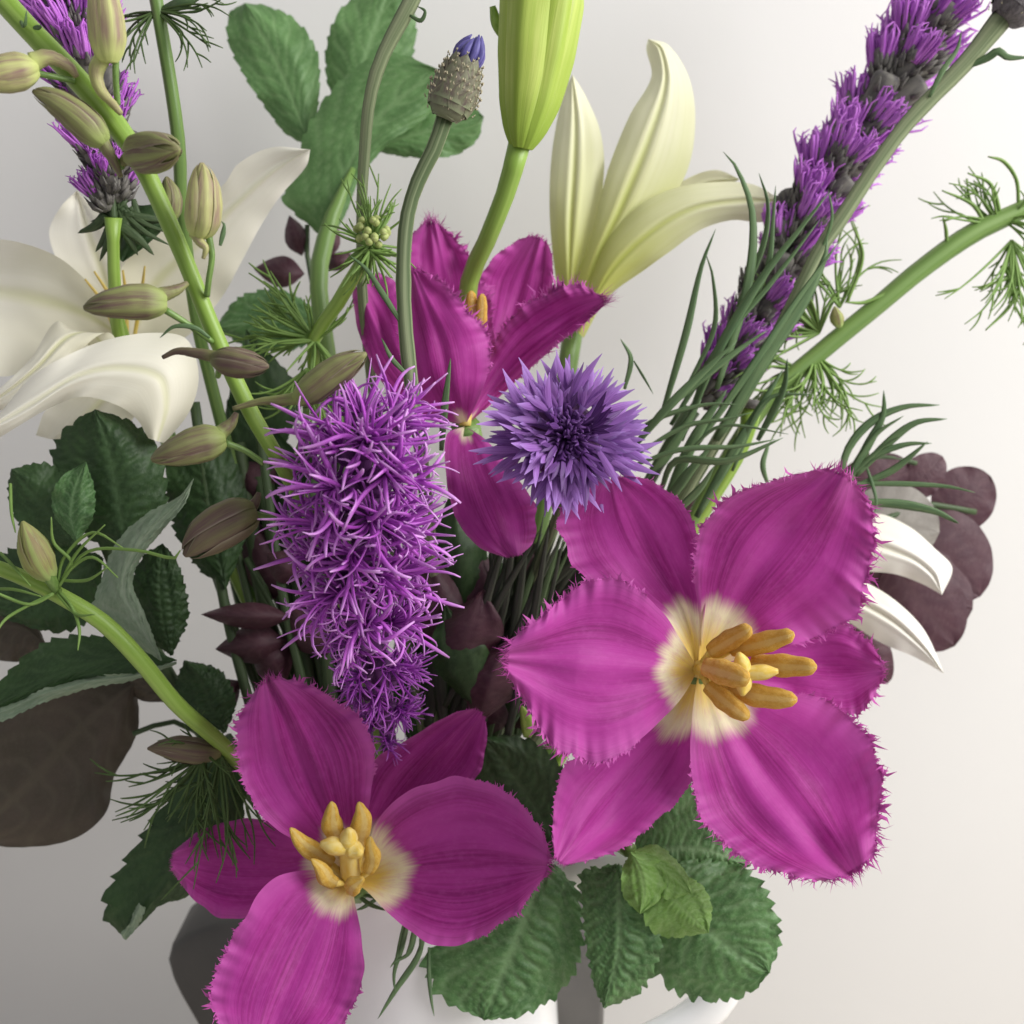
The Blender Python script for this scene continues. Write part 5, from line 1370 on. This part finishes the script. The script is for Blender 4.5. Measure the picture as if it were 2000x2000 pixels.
axis = spline(np.array([(722, 850, 33.9), (708, 930, 34.4), (700, 1040, 35.4), (715, 1180, 37.0), (740, 1320, 39.4), (758, 1440, 42.3)], float), 60)
LX = PA(axis)
bs = Thing('blazing_star', 'bushy magenta purple blazing star spike at centre front', 'blazing star', P(800, 1700, 45), 'blazing star spikes')
bs.part('stem', tube(np.concatenate([LX, PA(np.array([(790, 1620, 45.0)] + to_neck(0, 0.3)))]), np.concatenate([np.linspace(0.0022, 0.003, 60), [0.003] * 3]), 10), M_CALYXP)
n_ind = 0
NH = 46
for h in range(NH):
    f = (h + 0.5) / NH
    k = min(int(f * 59), 58)
    p = LX[k]
    tx = norm(LX[max(k - 1, 0)] - LX[k + 1])
    x_, y_, _ = frame(tx, RGT)
    ga = h * 2.39996 + rng.uniform(-.2, .2)
    o_ = math.cos(ga) * x_ + math.sin(ga) * y_
    size = np.interp(f, [0, 0.12, 0.45, 0.62, 0.8, 1.0], [0.92, 1.14, 1.10, 1.00, 0.88, 0.64])
    dr = norm(o_ + tx * np.interp(f, [0, 0.15, 1], [1.1, 0.45, 0.35]))
    pm = 34.8 * 0.01 * K
    c0, c1 = p + o_ * 18 * pm, p + dr * 60 * pm * size
    head = bs.part('flower_head', tube(spline(np.array([c0, (c0 + c1) / 2, c1]), 7), np.array([8, 15, 19, 20, 19, 17, 13]) * pm * size, 9), M_CALYXP)
    ns = 36
    front = np.dot(o_, -FWD)
    gs = []
    hx, hy, hz = frame(dr, tx)
    for i in range(ns):
        a = 2 * math.pi * i / ns + rng.uniform(-.3, .3)
        e = math.radians(rng.uniform(8, 80)) if i % 5 else math.radians(rng.uniform(0, 20))
        sd = math.sin(e) * (math.cos(a) * hx + math.sin(a) * hy) + math.cos(e) * hz
        ln = rng.uniform(70, 150) * pm * size * (0.72 if f > 0.6 else 1.0)
        q = c1 + sd * 4 * pm - dr * 6 * pm
        M = mat4(q, sd, ln, xh=dr, roll=rng.uniform(0, 6.28))
        v = rng.randrange(14)
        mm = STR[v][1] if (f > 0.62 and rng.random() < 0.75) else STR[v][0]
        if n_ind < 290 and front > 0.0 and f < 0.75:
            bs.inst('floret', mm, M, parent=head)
            n_ind += 1
        else:
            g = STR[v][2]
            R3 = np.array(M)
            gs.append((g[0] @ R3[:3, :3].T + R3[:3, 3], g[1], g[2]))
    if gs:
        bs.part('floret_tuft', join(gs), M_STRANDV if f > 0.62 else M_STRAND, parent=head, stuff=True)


def spike(label, axis, nh, rpx, hl, d, group, stem_mat, seed, tuft_vis=1.0, lean=0.9, tail=None, stem_pts=None, stem_r=10):
    r = random.Random(seed)
    ax = spline(np.array(axis, float), 60)
    W = PA(ax)
    t = Thing('blazing_star', label, 'blazing star', W[-1], group)
    pm = d * 0.01 * K
    t.part('stem', tube(W, np.full(60, stem_r * 0.8) * pm, 10), M_STEMD)
    if stem_pts:
        t.part('lower_stem', stalk(stem_pts, [stem_r * 1.9] + [stem_r * 1.35] * (len(stem_pts) - 1), 12), stem_mat)
    # shared head: cup with bracts, and tuft
    cups, tufts = [], []
    for v in range(4):
        C = np.array([(0, 0, 0), (0, 0, 0.12), (0, 0, 0.35), (0, 0, 0.62), (0, 0, 0.9), (0, 0, 1.0)])
        g = [tube(C, [0.10, 0.22, 0.27, 0.27, 0.28, 0.22], 12, side=(0, 1, 0))]
        for b_ in range(26):
            a = r.uniform(0, 6.28)
            z = r.uniform(0.05, 0.6)
            o_ = np.array([math.cos(a), math.sin(a), 0])
            p0 = o_ * 0.20 + np.array([0, 0, z])
            g.append(tube(np.array([p0, p0 + o_ * 0.13 + np.array([0, 0, .14]), p0 + o_ * 0.17 + np.array([0, 0, .32])]), [0.085, 0.075, 0.02], 5, flat=0.35, side=o_))
        gg = join(g)
        cups.append(new_mesh('flower_head', gg[0], gg[1], M_CALYX, gg[2]))
        g = []
        for s_ in range(80):
            a = r.uniform(0, 6.28)
            rr = 0.28 * math.sqrt(r.random())
            o_ = np.array([math.cos(a), math.sin(a), 0])
            p0 = o_ * rr + np.array([0, 0, 0.62])
            le = r.uniform(0.40, 0.78)
            p1 = p0 + o_ * le * r.uniform(0.05, 0.42) + np.array([0, 0, le])
            p2 = p1 + np.array([r.uniform(-.12, .12), r.uniform(-.12, .12), 0.08])
            g.append(tube(spline(np.array([p0, (p0 + p1) / 2 + o_ * 0.02, p1, p2]), 6), [0.036, 0.04, 0.042, 0.04, 0.03, 0.012], 4, flat=0.7))
        gg = join(g)
        tufts.append(new_mesh('floret_tuft', gg[0], gg[1], M_TUFT, gg[2]))
    for h in range(nh):
        f = (h + 0.3) / nh
        k = min(int(f * 59), 58)
        tx = norm(W[max(k - 1, 0)] - W[k + 1])
        x_, y_, _ = frame(tx, RGT)
        ga = h * 2.39996 + seed
        o_ = math.cos(ga) * x_ + math.sin(ga) * y_
        rr = np.interp(f, np.linspace(0, 1, len(rpx)), rpx) * pm
        dr = norm(o_ * 0.55 + tx * lean)
        L = hl * pm * r.uniform(0.9, 1.1) * np.interp(f, [0, 0.8, 1], [1, 1, 0.8])
        M = mat4(W[k] + o_ * rr * 0.14, norm(o_ * 0.38 + tx * lean), L, xh=tx, roll=r.uniform(0, 6))
        v = r.randrange(4)
        hd = t.inst('flower_head', cups[v], M)
        if r.random() < (tuft_vis if np.isscalar(tuft_vis) else np.interp(f, [0, 1], tuft_vis)):
            o2 = link('floret_tuft', tufts[v], hd, stuff=True)
            o2.scale = (1, 1, np.interp(f, [0, 1], [1.05, 0.85]))
    return t


sl = spike('dark budded blazing star at far left with purple tufts and pale green foot', [(110, -60, 39.0), (150, 80, 39.2), (190, 230, 39.6), (216, 360, 40.0), (222, 430, 40.2)], 30, [60, 66, 66, 58], 92, 39.5, 'blazing star spikes', M_STEMB, 3, (1.0, 0.55), 0.75,
           stem_pts=[(221, 425, 40.1), (221, 460, 40.3), (224, 560, 40.9), (240, 680, 43.5), (400, 1000, 45.5), (600, 1400, 46)] + to_neck(0, 0.5), stem_r=9)
gs = []
for i in range(26):
    a = math.radians(rng.uniform(200, 345))
    ln = rng.uniform(60, 130)
    gs.append([(222 + rng.uniform(-30, 40), 400 + rng.uniform(-20, 20), 40.2), (235 + ln * 0.5 * math.cos(a), 410 - ln * 0.5 * math.sin(a), 40.4), (240 + ln * math.cos(a), 405 - ln * math.sin(a) * 0.9, 40.8)])
for g in gs:
    sl.part('bract', blade(g, rng.uniform(10, 22)), M_STEMD)
leaf(sl, D([(270, 400), (235, 450), (228, 500), (240, 512)], 41.2), D([(290, 400), (275, 450), (255, 490), (240, 512)], 41.0), D([(330, 390), (322, 440), (285, 480), (240, 512)], 41.2), mat=M_MINTD, seed=141, nv=40, nu=16, serr=None, amp=0.2)

spike('tall purple blazing star spike leaning up to the top right', [(1880, -90, 46.2), (1812, 30, 46.2), (1740, 170, 46.2), (1660, 290, 46.2), (1570, 430, 46.2), (1500, 570, 46.2), (1420, 700, 46.3), (1350, 800, 46.4)], 58, [86, 84, 78, 72, 66, 54, 46], 92, 46.2, 'blazing star spikes', M_STEMD, 8, (1.0, 0.7), 0.85,
      stem_pts=[(1352, 800, 46.4), (1290, 900, 46.5), (1080, 1300, 46.8)] + to_neck(0, 0.4), stem_r=9)
